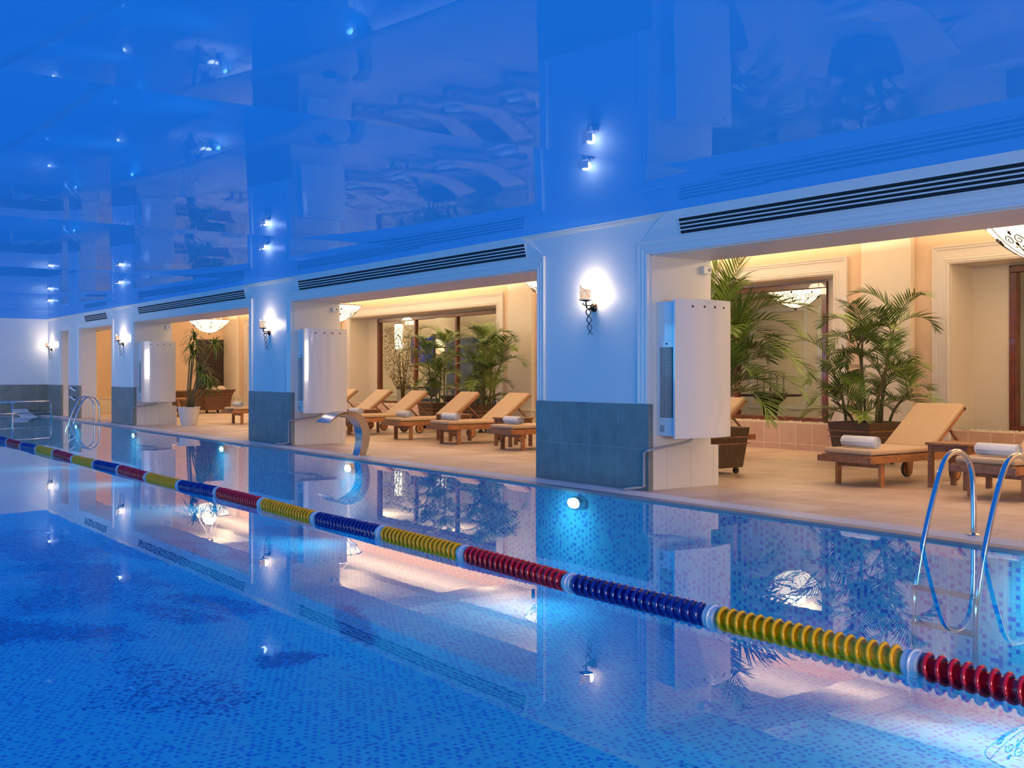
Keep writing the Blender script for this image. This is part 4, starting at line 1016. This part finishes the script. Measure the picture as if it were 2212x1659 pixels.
def ficus():
    rng = random.Random(9); f = thing('ficus_tree', 'slender ficus tree seen through the left pane behind the loungers', 'tree', P(27.4, 15.6, 0))
    MB().lathe([(.001, 0), (.18, 0), (.24, .38), (.21, .38), (.19, .34), (.001, .34)], n=24).build('pot', M_potw, f, smooth='auto')
    for k in range(5):
        a = k*1.26; MB().tube([(.03*cos(a), .03*sin(a), .34), (.07*cos(a+1), .07*sin(a+1), 1.0), (.18*cos(a+1.4), .18*sin(a+1.4), 1.7), (.3*cos(a+1.5), .3*sin(a+1.5), 2.35)], [.016, .014, .010, .004], 6).build('trunk', M_cane, f, smooth=True)
    m = MB()
    for k in range(4200):
        z = rng.uniform(.8, 2.55); rr = (.12+.50*math.sin(min(1, (z-.7)/1.5)*pi*.62))*rng.random()**.5; a = rng.random()*6.28
        c = Vector((rr*cos(a), rr*sin(a), z)); d = Vector((rng.uniform(-1, 1), rng.uniform(-1, 1), rng.uniform(-1.2, .2))).normalized(); s = d.cross(Vector((0, 0, 1))).normalized()*.014; L = .055
        m.add([c, c+d*L*.5+s, c+d*L, c+d*L*.5-s], [(0, 1, 2, 3)])
    m.build('foliage', M_ficus, f, fix=False)
ficus()
tv = thing('television', 'flat blue television on the wall seen through the window', 'television', (-31.2, YI1-.01, 2.0))
MB().box(-.75, .75, -.06, 0, -.43, .43).build('tv_body', M_dark, tv, bevel=.005); MB().box(-.72, .72, -.064, -.06, -.40, .40).build('screen', M_tv, tv)
pn = thing('framed_picture', 'tall pale framed panel lit by a lamp seen through the window', 'picture', (-30.0, YI1-.02, 1.45))
MB().box(-.42, .42, -.03, 0, -.75, .62).build('picture_frame', M_planter, pn); MB().box(-.38, .38, -.034, -.03, -.71, .58).build('picture_sheet', M_cream, pn)
pl = thing('picture_lamp', 'bright lamp above the framed panel seen through the window', 'lamp', (-30.0, YI1-.13, 2.22))
MB().lathe([(.11, -.09), (.13, .07)], n=20).build('lamp_shade', M_bulb, pl, smooth=True); MB().cyl((0, 0, 0), (0, .13, 0), .012, 8).build('arm', M_bronze, pl)
lamp('picture_lamp_light', 'POINT', (0, -.05, 0), WARM, 12, pl, shadow_soft_size=.08)
sl = thing('tall_lantern', 'tall glowing white wall lantern behind the ficus tree', 'wall lamp', (-32.8, YI1-.0, 2.5))
MB().box(-.16, .16, -.12, 0, -.45, .40).build('lantern_glass', M_bulb, sl, bevel=.01); MB().box(-.18, .18, -.13, 0, .40, .43).build('lantern_cap', M_bronze, sl)
def blue_chair(loc, rz, label):
    c = thing('round_back_chair', label, 'chair', loc, rz, 'slate blue round-backed chairs inside')
    b = MB(); b.lathe([(.001, -.03), (.22, -.03), (.25, 0), (.22, .03), (.001, .03)], (0, -.24, .82), 24, Matrix.Rotation(pi/2, 3, 'X') @ Matrix.Diagonal((1, 1.15, 1))); b.build('backrest', M_bluefab, c, smooth='auto')
    MB().box(-.26, .26, -.25, .25, .40, .50).build('seat', M_bluefab, c, bevel=.03, seg=3)
    for sx in (-1, 1):
        for sy in (-1, 1): MB().cyl((sx*.22, sy*.21, 0), (sx*.22, sy*.21, .42), .018, 8, .024).build('leg', M_dark_wood, c)
        MB().tube([(sx*.25, -.2, .68), (sx*.28, .0, .68), (sx*.27, .16, .64), (sx*.25, .18, .48)], .018, 8).build('armrest', M_dark_wood, c, smooth=True)
blue_chair(P(27.2, 16.3, 0), R(200), 'blue round-backed chair left of the white trestle table inside')
blue_chair(P(23.9, 16.6, 0), R(150), 'blue round-backed chair half hidden by the palm leaves inside')
cs = thing('trestle_table', 'white cross-legged console table seen through the window', 'table', P(27.6, 17.3, 0))
MB().box(-.40, .40, -.20, .20, .78, .81).build('table_top', M_white, cs)
for s in (-1, 1):
    for q in (-1, 1): MB().bar((-.34*q, s*.16, 0), (.34*q, s*.16, .78), .03, .03).build('crossed_leg', M_white, cs)
bw = thing('side_bowl_table', 'dark conical table with a wide top behind the palm', 'table', P(25.5, 16.0, 0))
MB().lathe([(.001, 0), (.16, 0), (.05, .10), (.05, .35), (.32, .60), (.33, .62), (.001, .62)], n=24).build('cone', M_dark_wood, bw, smooth='auto')
cb = thing('grey_cabinet', 'grey-green low cabinet behind the ficus', 'cabinet', P(29.6, 17.2, 0))
MB().box(-.55, .55, -.25, .25, .05, .78).build('cabinet_body', M_stonep, cb, bevel=.01) if 'M_stonep' in globals() else MB().box(-.55, .55, -.25, .25, .05, .78).build('cabinet_body', M_pipe, cb, bevel=.01)
MB().box(-.57, .57, -.27, .27, .78, .81).build('cabinet_top', M_dark_wood, cb)
for s in (-1, 1): MB().box(s*.5-.03, s*.5+.03, -.2, .2, 0, .05).build('foot', M_dark_wood, cb)
struct(MB().box(-29.1, -27.6, YI1-.45, YI1, 0, 2.3).build('trim_17', M_bluefab))
